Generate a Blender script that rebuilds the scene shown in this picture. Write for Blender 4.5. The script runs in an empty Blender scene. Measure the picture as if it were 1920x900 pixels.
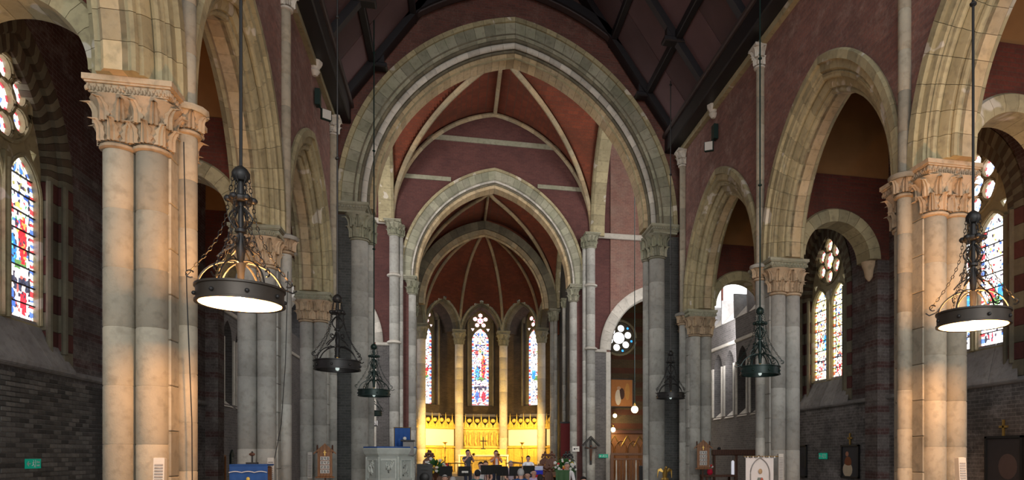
import bpy, bmesh, math, random
from mathutils import Vector, Matrix
from mathutils.geometry import tessellate_polygon
PI = math.pi
S = bpy.context.scene
COL = S.collection
rnd = random.Random(7)

# ------------------------------------------------------------------ camera
AX = 1.8                       # the axis of the nave (x)
cam_d = bpy.data.cameras.new('camera'); cam = bpy.data.objects.new('camera', cam_d); COL.objects.link(cam)
cam.location = (0, 0, 1.6); cam.rotation_euler = (PI/2, 0, -math.atan((1125-851)/1300))
cam_d.sensor_width = 36; cam_d.lens = 1300/1920*36
cam_d.shift_x = -(1125-960)/1920; cam_d.shift_y = (855-450)/1920
cam_d.clip_end = 300
S.camera = cam
# ------------------------------------------------------------------ world, lights, exposure
W = bpy.data.worlds.new('sky'); S.world = W; W.use_nodes = True
W.node_tree.nodes['Background'].inputs[0].default_value = (.93, .96, 1, 1)
W.node_tree.nodes['Background'].inputs[1].default_value = 1.0
S.view_settings.view_transform = 'Standard'; S.view_settings.look = 'None'
S.view_settings.gamma = 1; S.view_settings.exposure = 0.0; S.view_settings.use_curve_mapping = False

def area(name, loc, target, sx, sy, power, col=(1, 1, 1)):
    d = bpy.data.lights.new(name, 'AREA'); d.shape = 'RECTANGLE'; d.size = sx; d.size_y = sy; d.energy = power; d.color = col
    o = bpy.data.objects.new(name, d); COL.objects.link(o); o.location = loc
    o.rotation_euler = (Vector(target)-Vector(loc)).to_track_quat('-Z', 'Y').to_euler(); return o
def spot(name, loc, target, power, angle, col=(1, 1, 1), r=.15, blend=.6):
    d = bpy.data.lights.new(name, 'SPOT'); d.energy = power; d.spot_size = math.radians(angle); d.color = col; d.shadow_soft_size = r; d.spot_blend = blend
    o = bpy.data.objects.new(name, d); COL.objects.link(o); o.location = loc
    o.rotation_euler = (Vector(target)-Vector(loc)).to_track_quat('-Z', 'Y').to_euler(); return o
# daylight of the west window behind the photographer
area('west_window_light', (AX, -4, 9), (AX, 20, 8), 9, 9, 250, (1, .97, .93))
sd_ = bpy.data.lights.new('west_daylight', 'SUN'); sd_.energy = 1.15; sd_.angle = .7; sd_.color = (1, .97, .92)
so_ = bpy.data.objects.new('west_daylight', sd_); COL.objects.link(so_); so_.rotation_euler = (PI/2-.16, 0, 0)
# daylight of the transept windows, north and south of the crossing
area('transept_light_north', (AX-7.9, 24.5, 13.5), (AX+2, 30.5, 11), 3, 4, 600, (1, .95, .9))
area('transept_light_south', (AX+7.9, 24.5, 13.5), (AX-2, 30.5, 11), 3, 4, 600, (1, .95, .9))
area('transept_low_light_north', (AX-7.6, 23.5, 6.5), (AX-5.5, 31.4, 6), 2, 3, 200, (1, .95, .95))
area('transept_low_light_south', (AX+7.6, 23.5, 6.5), (AX+5.5, 31.4, 6), 2, 3, 200, (1, .95, .95))
area('sanctuary_fill_light', (AX+3.6, 33.2, 12.2), (AX-1.5, 42, 12), .8, 2, 160, (1, .9, .8))  # fill light added for the dark apse vault, no window stands here
area('organ_bay_light', (-7.0, 32.6, 6), (-3.5, 36, 4), 1, 2, 60, (.95, .95, 1))
# warm floodlights hidden behind the sanctuary arch
for sx in (-1, 1):
    spot('altar_floodlight', (AX+sx*3.3, 42.0, 3.0), (AX-sx*.4, 46.7, 2.9), 1300, 120, (1, .58, .13), .2)
    spot('altar_floodlight', (AX+sx*1.2, 41.2, 6.6), (AX+sx*2.2, 46.5, 2.3), 900, 60, (1, .74, .36), .2)
area('north_aisle_light', (AX-7.2, 6.2, 5.5), (AX-7.6, 14, 3.5), 1.5, 3, 40, (.95, 1, 1))  # aisle fill lights added out of view, standing in for unmodelled windows
area('south_aisle_light', (AX+7.2, 5.2, 5.5), (AX+7.9, 14, 3.5), 1.5, 3, 60, (1, .95, .95))

# ------------------------------------------------------------------ node helpers and materials
def newmat(name):
    m = bpy.data.materials.new(name); m.use_nodes = True
    return m, m.node_tree, m.node_tree.nodes['Principled BSDF']
def N(nt, typ, ins=None, **kw):
    n = nt.nodes.new(typ)
    for k, v in kw.items(): setattr(n, k, v)
    for k, v in (ins or {}).items():
        if isinstance(v, bpy.types.NodeSocket): nt.links.new(v, n.inputs[k])
        else: n.inputs[k].default_value = v
    return n
def mth(nt, op, a, b=0.0, c=0.0): return N(nt, 'ShaderNodeMath', {0: a, 1: b, 2: c}, operation=op).outputs[0]
def mixc(nt, f, a, b, t='MIX'):
    n = nt.nodes.new('ShaderNodeMix'); n.data_type = 'RGBA'; n.blend_type = t
    for i, v in ((0, f), (6, a), (7, b)):
        if isinstance(v, bpy.types.NodeSocket): nt.links.new(v, n.inputs[i])
        else: n.inputs[i].default_value = v if i == 0 else (tuple(v)+(1,))[:4]
    return n.outputs[2]
def bump(nt, P, h, s, d=.02):
    b = N(nt, 'ShaderNodeBump', {'Height': h, 'Strength': s, 'Distance': d}); nt.links.new(b.outputs[0], P.inputs['Normal'])
def stone(name, c1, c2, stain=(.10, .09, .06), stn=.45, rough=.85, light=(.75, .72, .66), fl=.0, sc=1.3):
    m, nt, P = newmat(name)
    pos = N(nt, 'ShaderNodeNewGeometry').outputs['Position']; oi = N(nt, 'ShaderNodeObjectInfo').outputs['Random']
    n1 = N(nt, 'ShaderNodeTexNoise', {'Vector': pos, 'Scale': sc, 'Detail': 6.0, 'Roughness': .65}).outputs[0]
    n2 = N(nt, 'ShaderNodeTexNoise', {'Vector': pos, 'Scale': 9.0, 'Detail': 4.0}).outputs[0]
    n3 = N(nt, 'ShaderNodeTexNoise', {'Vector': pos, 'Scale': 60.0, 'Detail': 3.0}).outputs[0]
    c = mixc(nt, N(nt, 'ShaderNodeMapRange', {0: n1, 1: .35, 2: .65}).outputs[0], c1, c2)
    c = mixc(nt, mth(nt, 'MULTIPLY', N(nt, 'ShaderNodeMapRange', {0: n2, 1: .5, 2: .75}).outputs[0], stn), c, stain)
    if fl:
        n4 = N(nt, 'ShaderNodeTexNoise', {'Vector': pos, 'Scale': 1.9, 'Detail': 2.0, 'Distortion': .4}).outputs[0]
        c = mixc(nt, mth(nt, 'MULTIPLY', N(nt, 'ShaderNodeMapRange', {0: n4, 1: .63, 2: .66}).outputs[0], fl), c, light)
    k = mth(nt, 'MULTIPLY_ADD', oi, .45, .78)
    c = mixc(nt, 1.0, c, N(nt, 'ShaderNodeCombineColor', {0: k, 1: k, 2: k}).outputs[0], 'MULTIPLY')
    nt.links.new(c, P.inputs['Base Color']); P.inputs['Roughness'].default_value = rough
    bump(nt, P, mth(nt, 'ADD', n2, mth(nt, 'MULTIPLY', n3, .4)), .5, .015)
    return m
def brick(name, a, b, mortar, bands=None, stain=None, stn=.5, bw=.225, bh=.075, flat=False, white=None):
    """a, b brick colours; bands = list of (period, start, end, colour) in z"""
    m, nt, P = newmat(name)
    g = N(nt, 'ShaderNodeNewGeometry'); pos = g.outputs['Position']
    sp = N(nt, 'ShaderNodeSeparateXYZ', {0: pos}).outputs; sn = N(nt, 'ShaderNodeSeparateXYZ', {0: g.outputs['True Normal']}).outputs
    f = mth(nt, 'GREATER_THAN', mth(nt, 'ABSOLUTE', sn[0]), mth(nt, 'ABSOLUTE', sn[1]))
    u = mth(nt, 'ADD', mth(nt, 'MULTIPLY', sp[1], f), mth(nt, 'MULTIPLY', sp[0], mth(nt, 'SUBTRACT', 1.0, f)))
    v = N(nt, 'ShaderNodeCombineXYZ', {0: u, 1: sp[2], 2: 0.0}).outputs[0]
    bt = N(nt, 'ShaderNodeTexBrick', {'Vector': v, 'Color1': a+(1,), 'Color2': b+(1,), 'Mortar': mortar+(1,), 'Scale': 1.0, 'Mortar Size': .006, 'Bias': 0.0, 'Brick Width': bw, 'Row Height': bh})
    c = bt.outputs[0]
    for per, s0, s1, colr, *zz in (bands or []):
        fr = mth(nt, 'FRACT', mth(nt, 'DIVIDE', sp[2], per))
        k = mth(nt, 'MULTIPLY', mth(nt, 'GREATER_THAN', fr, s0), mth(nt, 'LESS_THAN', fr, s1))
        k = mth(nt, 'MULTIPLY', k, mth(nt, 'SUBTRACT', 1.0, mth(nt, 'MULTIPLY', bt.outputs[1], .7)))
        if zz: k = mth(nt, 'MULTIPLY', k, mth(nt, 'LESS_THAN', sp[2], zz[0]))
        c = mixc(nt, k, c, colr)
    n1 = N(nt, 'ShaderNodeTexNoise', {'Vector': pos, 'Scale': .8, 'Detail': 6.0, 'Roughness': .7}).outputs[0]
    n2 = N(nt, 'ShaderNodeTexNoise', {'Vector': pos, 'Scale': 22.0, 'Detail': 3.0}).outputs[0]
    if stain: c = mixc(nt, mth(nt, 'MULTIPLY', N(nt, 'ShaderNodeMapRange', {0: n1, 1: .42, 2: .68}).outputs[0], stn), c, stain)
    if white:
        n3 = N(nt, 'ShaderNodeTexNoise', {'Vector': v, 'Scale': 1.4, 'Detail': 10.0, 'Roughness': .82}).outputs[0]
        c = mixc(nt, mth(nt, 'MULTIPLY', N(nt, 'ShaderNodeMapRange', {0: n3, 1: .5, 2: .68}).outputs[0], .6), c, white)
    k = mth(nt, 'MULTIPLY_ADD', n2, .7, .65)
    c = mixc(nt, 1.0, c, N(nt, 'ShaderNodeCombineColor', {0: k, 1: k, 2: k}).outputs[0], 'MULTIPLY')
    nt.links.new(c, P.inputs['Base Color']); P.inputs['Roughness'].default_value = .9
    bump(nt, P, mth(nt, 'SUBTRACT', mth(nt, 'MULTIPLY', n2, .3), bt.outputs[1]), .6, .012)
    return m
def plain(name, c, rough=.6, metal=0.0, emit=None, es=1.0, var=.25, sc=8.0, spec=None, rand=0.0):
    m, nt, P = newmat(name)
    pos = N(nt, 'ShaderNodeTexCoord').outputs['Object']
    n = N(nt, 'ShaderNodeTexNoise', {'Vector': pos, 'Scale': sc, 'Detail': 4.0}).outputs[0]
    k = mth(nt, 'MULTIPLY_ADD', n, var*2, 1-var)
    if rand: k = mth(nt, 'MULTIPLY', k, mth(nt, 'MULTIPLY_ADD', N(nt, 'ShaderNodeObjectInfo').outputs['Random'], rand*2, 1-rand))
    cc = mixc(nt, 1.0, c, N(nt, 'ShaderNodeCombineColor', {0: k, 1: k, 2: k}).outputs[0], 'MULTIPLY')
    nt.links.new(cc, P.inputs['Base Color'])
    P.inputs['Roughness'].default_value = rough; P.inputs['Metallic'].default_value = metal
    if emit: P.inputs['Emission Color'].default_value = tuple(emit)+(1,); P.inputs['Emission Strength'].default_value = es
    return m
def wood(name, c1, c2, rough=.5):
    m, nt, P = newmat(name)
    pos = N(nt, 'ShaderNodeTexCoord').outputs['Object']
    w = N(nt, 'ShaderNodeTexWave', {'Vector': pos, 'Scale': 4.0, 'Distortion': 6.0, 'Detail': 3.0, 'Detail Scale': 1.5}).outputs[1]
    nt.links.new(mixc(nt, w, c1, c2), P.inputs['Base Color']); P.inputs['Roughness'].default_value = rough
    bump(nt, P, w, .2, .004); return m
def glass_mat(name, strength, attr='Col'):
    m, nt, P = newmat(name)
    a = N(nt, 'ShaderNodeAttribute', attribute_name=attr).outputs[0]
    pos = N(nt, 'ShaderNodeNewGeometry').outputs['Position']
    n = N(nt, 'ShaderNodeTexNoise', {'Vector': pos, 'Scale': 14.0, 'Detail': 3.0}).outputs[0]
    k = mth(nt, 'MULTIPLY_ADD', n, .8, .6)
    c = mixc(nt, 1.0, a, N(nt, 'ShaderNodeCombineColor', {0: k, 1: k, 2: k}).outputs[0], 'MULTIPLY')
    nt.links.new(c, P.inputs['Emission Color']); nt.links.new(c, P.inputs['Base Color'])
    P.inputs['Emission Strength'].default_value = strength; P.inputs['Roughness'].default_value = .2
    return m

M = {}
M['pier'] = stone('pier limestone', (.30, .275, .215), (.39, .345, .26), stn=.4)
M['cool'] = stone('cool grey limestone', (.30, .30, .275), (.40, .40, .365), stn=.35)
M['arch'] = stone('arcade limestone', (.33, .29, .17), (.42, .37, .22), stn=.45, fl=.5)
M['gray'] = stone('chancel limestone', (.25, .26, .18), (.35, .34, .26), stn=.4)
M['soffit'] = stone('warm limestone', (.46, .35, .19), (.52, .42, .27), stn=.4)
M['pale'] = stone('pale limestone', (.52, .50, .44), (.62, .59, .52), stn=.25)
M['dark_stone'] = stone('dark limestone', (.12, .11, .08), (.20, .18, .12), stn=.4)  # darker limestone tone, also used for the painted groove shade of the arches
M['sill'] = stone('sill stone', (.20, .20, .20), (.34, .33, .32), stn=.4)
M['carve'] = stone('carved limestone', (.40, .31, .20), (.48, .36, .24), stn=.5, sc=3)
M['rib'] = stone('vault rib stone', (.40, .30, .17), (.34, .30, .2), stn=.4)
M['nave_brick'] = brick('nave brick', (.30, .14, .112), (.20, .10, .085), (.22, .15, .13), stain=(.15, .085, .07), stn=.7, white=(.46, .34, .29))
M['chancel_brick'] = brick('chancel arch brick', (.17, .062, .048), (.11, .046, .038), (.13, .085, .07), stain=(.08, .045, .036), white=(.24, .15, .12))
M['choir_brick'] = brick('choir brick', (.30, .065, .06), (.22, .05, .05), (.28, .13, .12), stain=(.30, .16, .14), stn=.4)
M['choir_pink'] = brick('pale washed choir brick', (.25, .125, .095), (.19, .095, .075), (.26, .18, .15), stain=(.28, .20, .16), stn=.7)
M['apse_brick'] = brick('apse wall brick', (.085, .062, .045), (.055, .042, .032), (.10, .08, .06), stain=(.025, .02, .015), stn=.7)
M['choir_east'] = brick('choir east wall brick', (.135, .05, .043), (.10, .038, .033), (.11, .06, .055), stain=(.05, .02, .02))
M['vault'] = brick('vault brick', (.20, .045, .018), (.14, .032, .014), (.12, .045, .025), stain=(.09, .028, .012), stn=.8, bh=.09)
M['aisle_low'] = brick('aisle dado brick', (.17, .16, .155), (.10, .095, .09), (.26, .25, .24), stain=(.03, .03, .03), stn=.75, white=(.4, .38, .38))
M['aisle_up'] = brick('striped aisle brick', (.135, .115, .105), (.085, .07, .065), (.17, .15, .14), bands=[(.52, .05, .36, (.085, .04, .036), 6.6), (50, .132, 1, (.075, .03, .028))], stain=(.03, .02, .02), stn=.65, white=(.3, .28, .27))
M['trans'] = brick('transverse wall brick', (.16, .035, .02), (.11, .028, .018), (.10, .05, .035), stain=(.05, .02, .012), stn=.6)
M['stripe_warm'] = brick('transept striped brick', (.10, .065, .03), (.14, .09, .04), (.06, .045, .025), bands=[(.75, .1, .5, (.13, .04, .018))], stain=(.03, .02, .01))
M['grey_brick'] = brick('grey painted brick', (.16, .15, .145), (.11, .105, .10), (.22, .21, .2), stain=(.06, .06, .06))
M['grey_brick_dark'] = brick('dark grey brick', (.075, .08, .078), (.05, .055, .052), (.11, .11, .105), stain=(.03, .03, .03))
M['plaster'] = plain('aisle vault plaster', (.34, .17, .06), .9, var=.3, sc=2)
M['brick_unit'] = plain('dark grey brick unit', (.12, .115, .105), .9, var=.4, sc=10, rand=.6)
M['red_unit'] = plain('dull red brick', (.095, .03, .026), .9, var=.3, sc=10, rand=.3)
M['red_dim'] = plain('dark red brick', (.085, .03, .024), .9, var=.3, sc=10, rand=.3)  # even dark brownish red
M['umber'] = stone('dark umber stone', (.07, .05, .03), (.10, .07, .045))  # even dark brown tone for the window arch stones
M['roof'] = plain('dark boarded ceiling', (.10, .055, .058), .7, var=.35, sc=1.2, rand=.3)
M['timber'] = plain('black stained timber', (.012, .011, .014), .45, var=.3)
M['timber_edge'] = plain('lighter timber moulding', (.06, .045, .045), .5, var=.3)  # lighter brown tone for braces and moulding edges
M['iron'] = plain('wrought iron', (.022, .022, .022), .45, metal=.3)
M['green_iron'] = plain('green painted iron', (.010, .030, .026), .4, metal=.3)
M['ring_iron'] = plain('dark bronze band', (.06, .05, .04), .45, metal=.4)
M['lead'] = plain('lead', (.01, .01, .012), .7)
M['glass'] = glass_mat('stained glass', 2.2)
M['glass_hot'] = glass_mat('bright stained glass', 3.2)
M['clear'] = plain('clear daylit glass', (.9, .92, .95), .2, emit=(.93, .97, 1), es=2.2, var=.03)
M['bulb_hot'] = plain('lit bulb', (1, .9, .7), .3, emit=(1, .82, .5), es=150, var=0)
M['bulb'] = plain('unlit bulb', (.9, .95, .95), .2, emit=(.8, 1, .95), es=.5, var=0)  # switched off, with a weak glow painted into the glass
M['globe'] = plain('lit globe', (1, .95, .8), .3, emit=(1, .86, .52), es=5, var=0)
M['lamplit'] = plain('cream enamel lining', (.8, .7, .5), .5, var=.05)  # pale colour paints the bulb's glow inside the lit rings
M['gold'] = plain('gilded stone', (.72, .53, .11), .5, metal=.1, var=.4)
M['white_panel'] = plain('white marble panel', (.9, .88, .84), .6, var=.04)
M['white'] = plain('white cloth', (.75, .75, .75), .8, var=.1)
M['blue'] = plain('blue cloth', (.02, .09, .32), .8, var=.3)
M['oak'] = wood('oak', (.30, .12, .03), (.20, .075, .018))
M['brown'] = wood('dark oak', (.07, .025, .012), (.11, .04, .018))
M['rail_wood'] = wood('reddish oak', (.17, .085, .045), (.11, .05, .028))
M['black'] = plain('black plastic', (.012, .013, .014), .5)
M['brass'] = plain('brass', (.5, .33, .09), .35, metal=.8)
M['speaker'] = plain('white speaker casing', (.55, .54, .50), .6, var=.05)
M['green'] = plain('exit sign green', (.0, .22, .13), .5, emit=(0, .5, .32), es=.25, var=.02)
M['leaf'] = plain('foliage', (.03, .14, .025), .6, rand=.4)
M['petal_w'] = plain('white petals', (.8, .8, .78), .7)
M['petal_y'] = plain('yellow petals', (.8, .5, .03), .7)
M['petal_r'] = plain('red petals', (.6, .03, .03), .7)
M['floor'] = stone('floor flagstones', (.20, .18, .16), (.27, .24, .2), rough=.5)
M['skin'] = plain('skin', (.52, .30, .22), .6, var=.1)
M['pulpit'] = stone('pulpit stone', (.42, .47, .44), (.52, .56, .52), stn=.15)
M['ink'] = plain('black ink', (.015, .015, .015), .7)
M['card'] = plain('white card', (.75, .74, .70), .7, var=.06)
def cloth(c):
    k = 'c%.2f%.2f%.2f' % c
    if k not in M: M[k] = plain('cloth', c, .85, var=.15)
    return M[k]

# ------------------------------------------------------------------ mesh builder
class B:
    def __init__(s): s.v = []; s.f = []; s.c = None; s.mi = None
    def add(s, vs, fs, T=None):
        n = len(s.v); s.v += [tuple(T @ Vector(v)) if T else tuple(v) for v in vs]; s.f += [tuple(i+n for i in f) for f in fs]; return s
    def box(s, x0, x1, y0, y1, z0, z1, T=None, b=0):
        if b:
            vs = []
            for z, i in ((z0, b), (z0+b, 0), (z1-b, 0), (z1, b)): vs += [(x0+i, y0+i, z), (x1-i, y0+i, z), (x1-i, y1-i, z), (x0+i, y1-i, z)]
            fs = [(3, 2, 1, 0), (12, 13, 14, 15)]+[(4*k+i, 4*k+(i+1) % 4, 4*k+4+(i+1) % 4, 4*k+4+i) for k in range(3) for i in range(4)]
            return s.add(vs, fs, T)
        return s.add([(x0, y0, z0), (x1, y0, z0), (x1, y1, z0), (x0, y1, z0), (x0, y0, z1), (x1, y0, z1), (x1, y1, z1), (x0, y1, z1)],
                     [(3, 2, 1, 0), (4, 5, 6, 7), (0, 1, 5, 4), (1, 2, 6, 5), (2, 3, 7, 6), (3, 0, 4, 7)], T)
    def lathe(s, prof, n=16, T=None, a0=0, a1=2*PI, cap=True):
        full = abs(a1-a0-2*PI) < 1e-6; k = n if full else n+1; vs = []
        for r, z in prof:
            for i in range(k):
                a = a0+(a1-a0)*i/n; vs.append((r*math.cos(a), r*math.sin(a), z))
        fs = []
        for j in range(len(prof)-1):
            for i in range(n):
                q = (i+1) % k; fs.append((j*k+i, j*k+q, (j+1)*k+q, (j+1)*k+i))
        if cap and full: fs += [tuple(range(k))[::-1], tuple(range((len(prof)-1)*k, len(prof)*k))]
        return s.add(vs, fs, T)
    def tube(s, pts, r, n=6, T=None, closed=False):
        P = [Vector(p) for p in pts]; k = len(P); vs = []; up = Vector((0, 0, 1))
        rr = r if isinstance(r, (list, tuple)) else [r]*k
        for i in range(k):
            if closed: d = P[(i+1) % k]-P[i-1]
            else: d = P[min(i+1, k-1)]-P[max(i-1, 0)]
            d = d.normalized() if d.length > 1e-9 else up
            a = d.cross(up)
            if a.length < .05: a = d.cross(Vector((1, 0, 0)))
            a.normalize(); b = a.cross(d)
            for j in range(n):
                t = 2*PI*j/n; vs.append(P[i]+rr[i]*(a*math.cos(t)+b*math.sin(t)))
        fs = []
        for i in range(k if closed else k-1):
            q = (i+1) % k
            for j in range(n): fs.append((i*n+j, i*n+(j+1) % n, q*n+(j+1) % n, q*n+j))
        if not closed: fs += [tuple(range(n)), tuple(range((k-1)*n, k*n))[::-1]]
        return s.add(vs, fs, T)
    def ball(s, c, rx, ry=None, rz=None, n=10, m=6, T=None):
        ry = ry or rx; rz = rz or rx; vs = [(c[0], c[1], c[2]-rz)]
        for j in range(1, m):
            p = -PI/2+PI*j/m
            for i in range(n): vs.append((c[0]+rx*math.cos(p)*math.cos(2*PI*i/n), c[1]+ry*math.cos(p)*math.sin(2*PI*i/n), c[2]+rz*math.sin(p)))
        vs.append((c[0], c[1], c[2]+rz)); L = len(vs)-1; fs = []
        for i in range(n):
            q = (i+1) % n; fs.append((0, 1+q, 1+i)); fs.append((L, L-n+i, L-n+q))
            for j in range(m-2): fs.append((1+j*n+i, 1+j*n+q, 1+(j+1)*n+q, 1+(j+1)*n+i))
        return s.add(vs, fs, T)
    def plate(s, outer, holes, d0, d1, T=None):
        """flat shape in (u, w) with holes, thick from d0 to d1 along the third axis"""
        loops = [outer]+list(holes); pts = [p for l in loops for p in l]
        tr = tessellate_polygon([[Vector((p[0], p[1], 0)) for p in l] for l in loops]); n = len(pts)
        vs = [(p[0], d0, p[1]) for p in pts]+[(p[0], d1, p[1]) for p in pts]
        fs = [t for t in tr]+[(t[2]+n, t[1]+n, t[0]+n) for t in tr]; o = 0
        for l in loops:
            k = len(l)
            for i in range(k): fs.append((o+i, o+(i+1) % k, n+o+(i+1) % k, n+o+i))
            o += k
        return s.add(vs, fs, T)
    def obj(s, name, mat, parent=None, loc=None, smooth=False, colors=None, kind=None, recalc=True):
        me = bpy.data.meshes.new(name); me.from_pydata(s.v, [], s.f); me.materials.append(mat)
        if recalc:
            bm = bmesh.new(); bm.from_mesh(me); bmesh.ops.recalc_face_normals(bm, faces=bm.faces); bm.to_mesh(me); bm.free()
        if colors:
            a = me.color_attributes.new('Col', 'FLOAT_COLOR', 'CORNER')
            i = 0
            for p in me.polygons:
                for _ in p.loop_indices: a.data[_].color = tuple(colors[p.index])+(1,)
        if smooth:
            for p in me.polygons: p.use_smooth = True
            me.set_sharp_from_angle(angle=math.radians(38))
        return link(name, me, parent, loc, kind)
def link(name, me, parent=None, loc=None, kind=None, rot=None):
    o = bpy.data.objects.new(name, me); COL.objects.link(o)
    if parent: o.parent = parent
    if loc is not None: o.location = loc
    if rot is not None: o.rotation_euler = rot
    if kind: o['kind'] = kind
    return o
def tag(o, label, cat, group=None):
    o['label'] = label; o['category'] = cat
    if group: o['group'] = group
    return o
def thing(name, label, cat, loc=(0, 0, 0), rz=0, group=None):
    o = bpy.data.objects.new(name, None); COL.objects.link(o); o.location = loc; o.rotation_euler = (0, 0, rz); o.empty_display_size = .1
    return tag(o, label, cat, group)
def clone(root, loc=None, rz=None, label=None, parent=None):
    r = root.copy(); COL.objects.link(r)
    if parent: r.parent = parent
    if loc is not None: r.location = loc
    if rz is not None: r.rotation_euler = (0, 0, rz)
    if label: r['label'] = label
    for c in root.children: clone(c, parent=r)
    return r
def box(name, mat, x0, x1, y0, y1, z0, z1, parent=None, b=0, kind=None): return B().box(x0, x1, y0, y1, z0, z1, b=b).obj(name, mat, parent, kind=kind)
def FR(o, u, n):
    """frame: local (a, d, w) -> o + a*u + d*n + w*z"""
    m = Matrix.Identity(4); u = Vector(u); n = Vector(n)
    for i in range(3): m[i][0] = u[i]; m[i][1] = n[i]; m[i][2] = (0, 0, 1)[i]; m[i][3] = o[i]
    return m
# ------------------------------------------------------------------ arches
def parc(R, c, n=14, z0=0, base=None):
    """outline of a pointed arch, centres +-c, radius R, from right springing to left; base: go down to that w"""
    te = math.acos(max(-1, min(1, c/R))); pts = []
    if base is not None: pts.append((R-c, base))
    for i in range(n+1): t = te*i/n; pts.append((-c+R*math.cos(t), z0+R*math.sin(t)))
    for i in range(n-1, -1, -1): t = te*i/n; pts.append((c-R*math.cos(t), z0+R*math.sin(t)))
    if base is not None: pts.append((-(R-c), base))
    return pts
def ring(parent, T, c, prof, n, mat, gap=.004, sub=3, name='voussoir', stilt=0, hole=None, mats=None, ell=None):
    """arch ring of n stones a side. prof: closed polygon of (r, d). ell=(a, b): elliptic instead"""
    out = []
    for side in (1, -1):
        for i in range(n):
            b = B(); vs = []; K = len(prof); rm = sum(p[0] for p in prof)/K
            for s in range(sub+1):
                f = (i+s/sub)/n
                g = gap/(rm*1.2)*(1 if s == 0 else -1 if s == sub else 0)
                for r, d in prof:
                    if ell:
                        a, bb = ell; t = PI/2*f+g; vs.append((side*(a+r)*math.cos(t), d, (bb+r)*math.sin(t)))
                    else:
                        te = math.acos(max(-1, min(1, c/r))) if c > 0 else PI/2
                        t = te*f+g; vs.append((side*(-c+r*math.cos(t)), d, r*math.sin(t)))
            fs = [tuple(range(K)), tuple(range(sub*K, sub*K+K))[::-1]]
            for s in range(sub):
                for k in range(K): fs.append((s*K+k, s*K+(k+1) % K, (s+1)*K+(k+1) % K, (s+1)*K+k))
            if side < 0: fs = [f[::-1] for f in fs]
            b.add(vs, fs, T); m = mats[(i) % len(mats)] if mats else mat
            out.append(b.obj(name, m, parent, recalc=False, smooth=True))
    return out
def roll(cr, cd, r, n=8, a0=0, a1=2*PI): return [(cr+r*math.cos(a0+(a1-a0)*i/n), cd+r*math.sin(a0+(a1-a0)*i/n)) for i in range(n)]
# ------------------------------------------------------------------ shafts, capitals
DR = {}
def drum_mesh(r, h, half=False):
    k = (round(r, 3), round(h, 3))
    if k not in DR:
        b = B(); e = .008; b.lathe([(r-e, .0), (r, .012), (r, h-.012), (r-e, h)], 20)
        o = b.obj('tmp', M['pier'], smooth=True); DR[k] = o.data; bpy.data.objects.remove(o)
    return DR[k]
def shaft(parent, x, y, z0, z1, r, mat='pier', h=.62, off=0, name='drum'):
    z = z0; i = 0
    first = h*(.5+.5*rnd.random()) if off else h
    n = max(1, round((z1-z0)/h)); hh = (z1-z0)/n
    me = drum_mesh(r, hh)
    if mat != 'pier':
        k = (me.name, mat)
        if k not in DR: DR[k] = me.copy(); DR[k].materials[0] = M[mat]
        me = DR[k]
    for i in range(n): link(name, me, parent, (x, y, z0+i*hh))
LF = {}
def leaf_mesh(h, w, curl, mat='carve'):
    k = (round(h, 2), round(w, 2), round(curl, 2), mat)
    if k in LF: return LF[k]
    b = B(); n = 7; vs = []; fs = []
    for j in range(n+1):
        t = j/n; hw = w*.5*(1.0-.15*t)*(math.sin(PI*min(1, .35+t*.65))**.5 if t < 1 else .25)
        out = .02+curl*(max(0, t-.35)/.65)**2.2; z = h*(t if t < .85 else .85+(t-.85)*(-.4))
        for i, q in enumerate((-1, -.55, -.2, 0, .2, .55, 1)):
            lob = .88+.18*math.cos(t*22) if abs(q) == 1 else 1
            vs.append((q*hw*lob, -(out+(.035*(1-abs(q)) if i % 2 else .0)+.02*(1-q*q)), z))
    for j in range(n):
        for i in range(6): fs.append((j*7+i, j*7+i+1, (j+1)*7+i+1, (j+1)*7+i))
    m = len(vs); vs += [(x*.8, y+.03, z) for x, y, z in vs]; fs += [tuple(q+m for q in f[::-1]) for f in fs]
    for j in range(n): fs += [(j*7, (j+1)*7, m+(j+1)*7, m+j*7), (j*7+6, m+j*7+6, m+(j+1)*7+6, (j+1)*7+6)]
    b.add(vs, fs); o = b.obj('leaf', M[mat], smooth=True); LF[k] = o.data; bpy.data.objects.remove(o); return LF[k]
def bell(parent, x, y, z0, z1, r, R, mat='carve', n=8, leafs=True, tiers=2):
    """capital bell on a shaft, with curling leaves as sub-parts"""
    b = B(); h = z1-z0
    b.lathe([(r+.005, 0), (r+.035, .015), (r+.035, .045), (r+.005, .06), (r*1.0, .08), (r+(R-r)*.15, h*.45), (r+(R-r)*.45, h*.8), (R, h)], 16)
    o = b.obj('capital', M[mat], parent, (x, y, z0), smooth=True)
    if leafs:
        for t in range(tiers):
            me = leaf_mesh(h*(.5 if tiers == 2 else .8), 2*PI*r/n*1.15, (R-r)*(.75 if t == 0 else .95), mat)
            for i in range(n):
                a = 2*PI*(i+.5*t)/n; rr = r+(0 if t == 0 else (R-r)*.18)
                link('leaf', me, o, (rr*math.cos(a), rr*math.sin(a), .07+t*h*.38), rot=(0, 0, a+PI/2))
    return o
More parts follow.
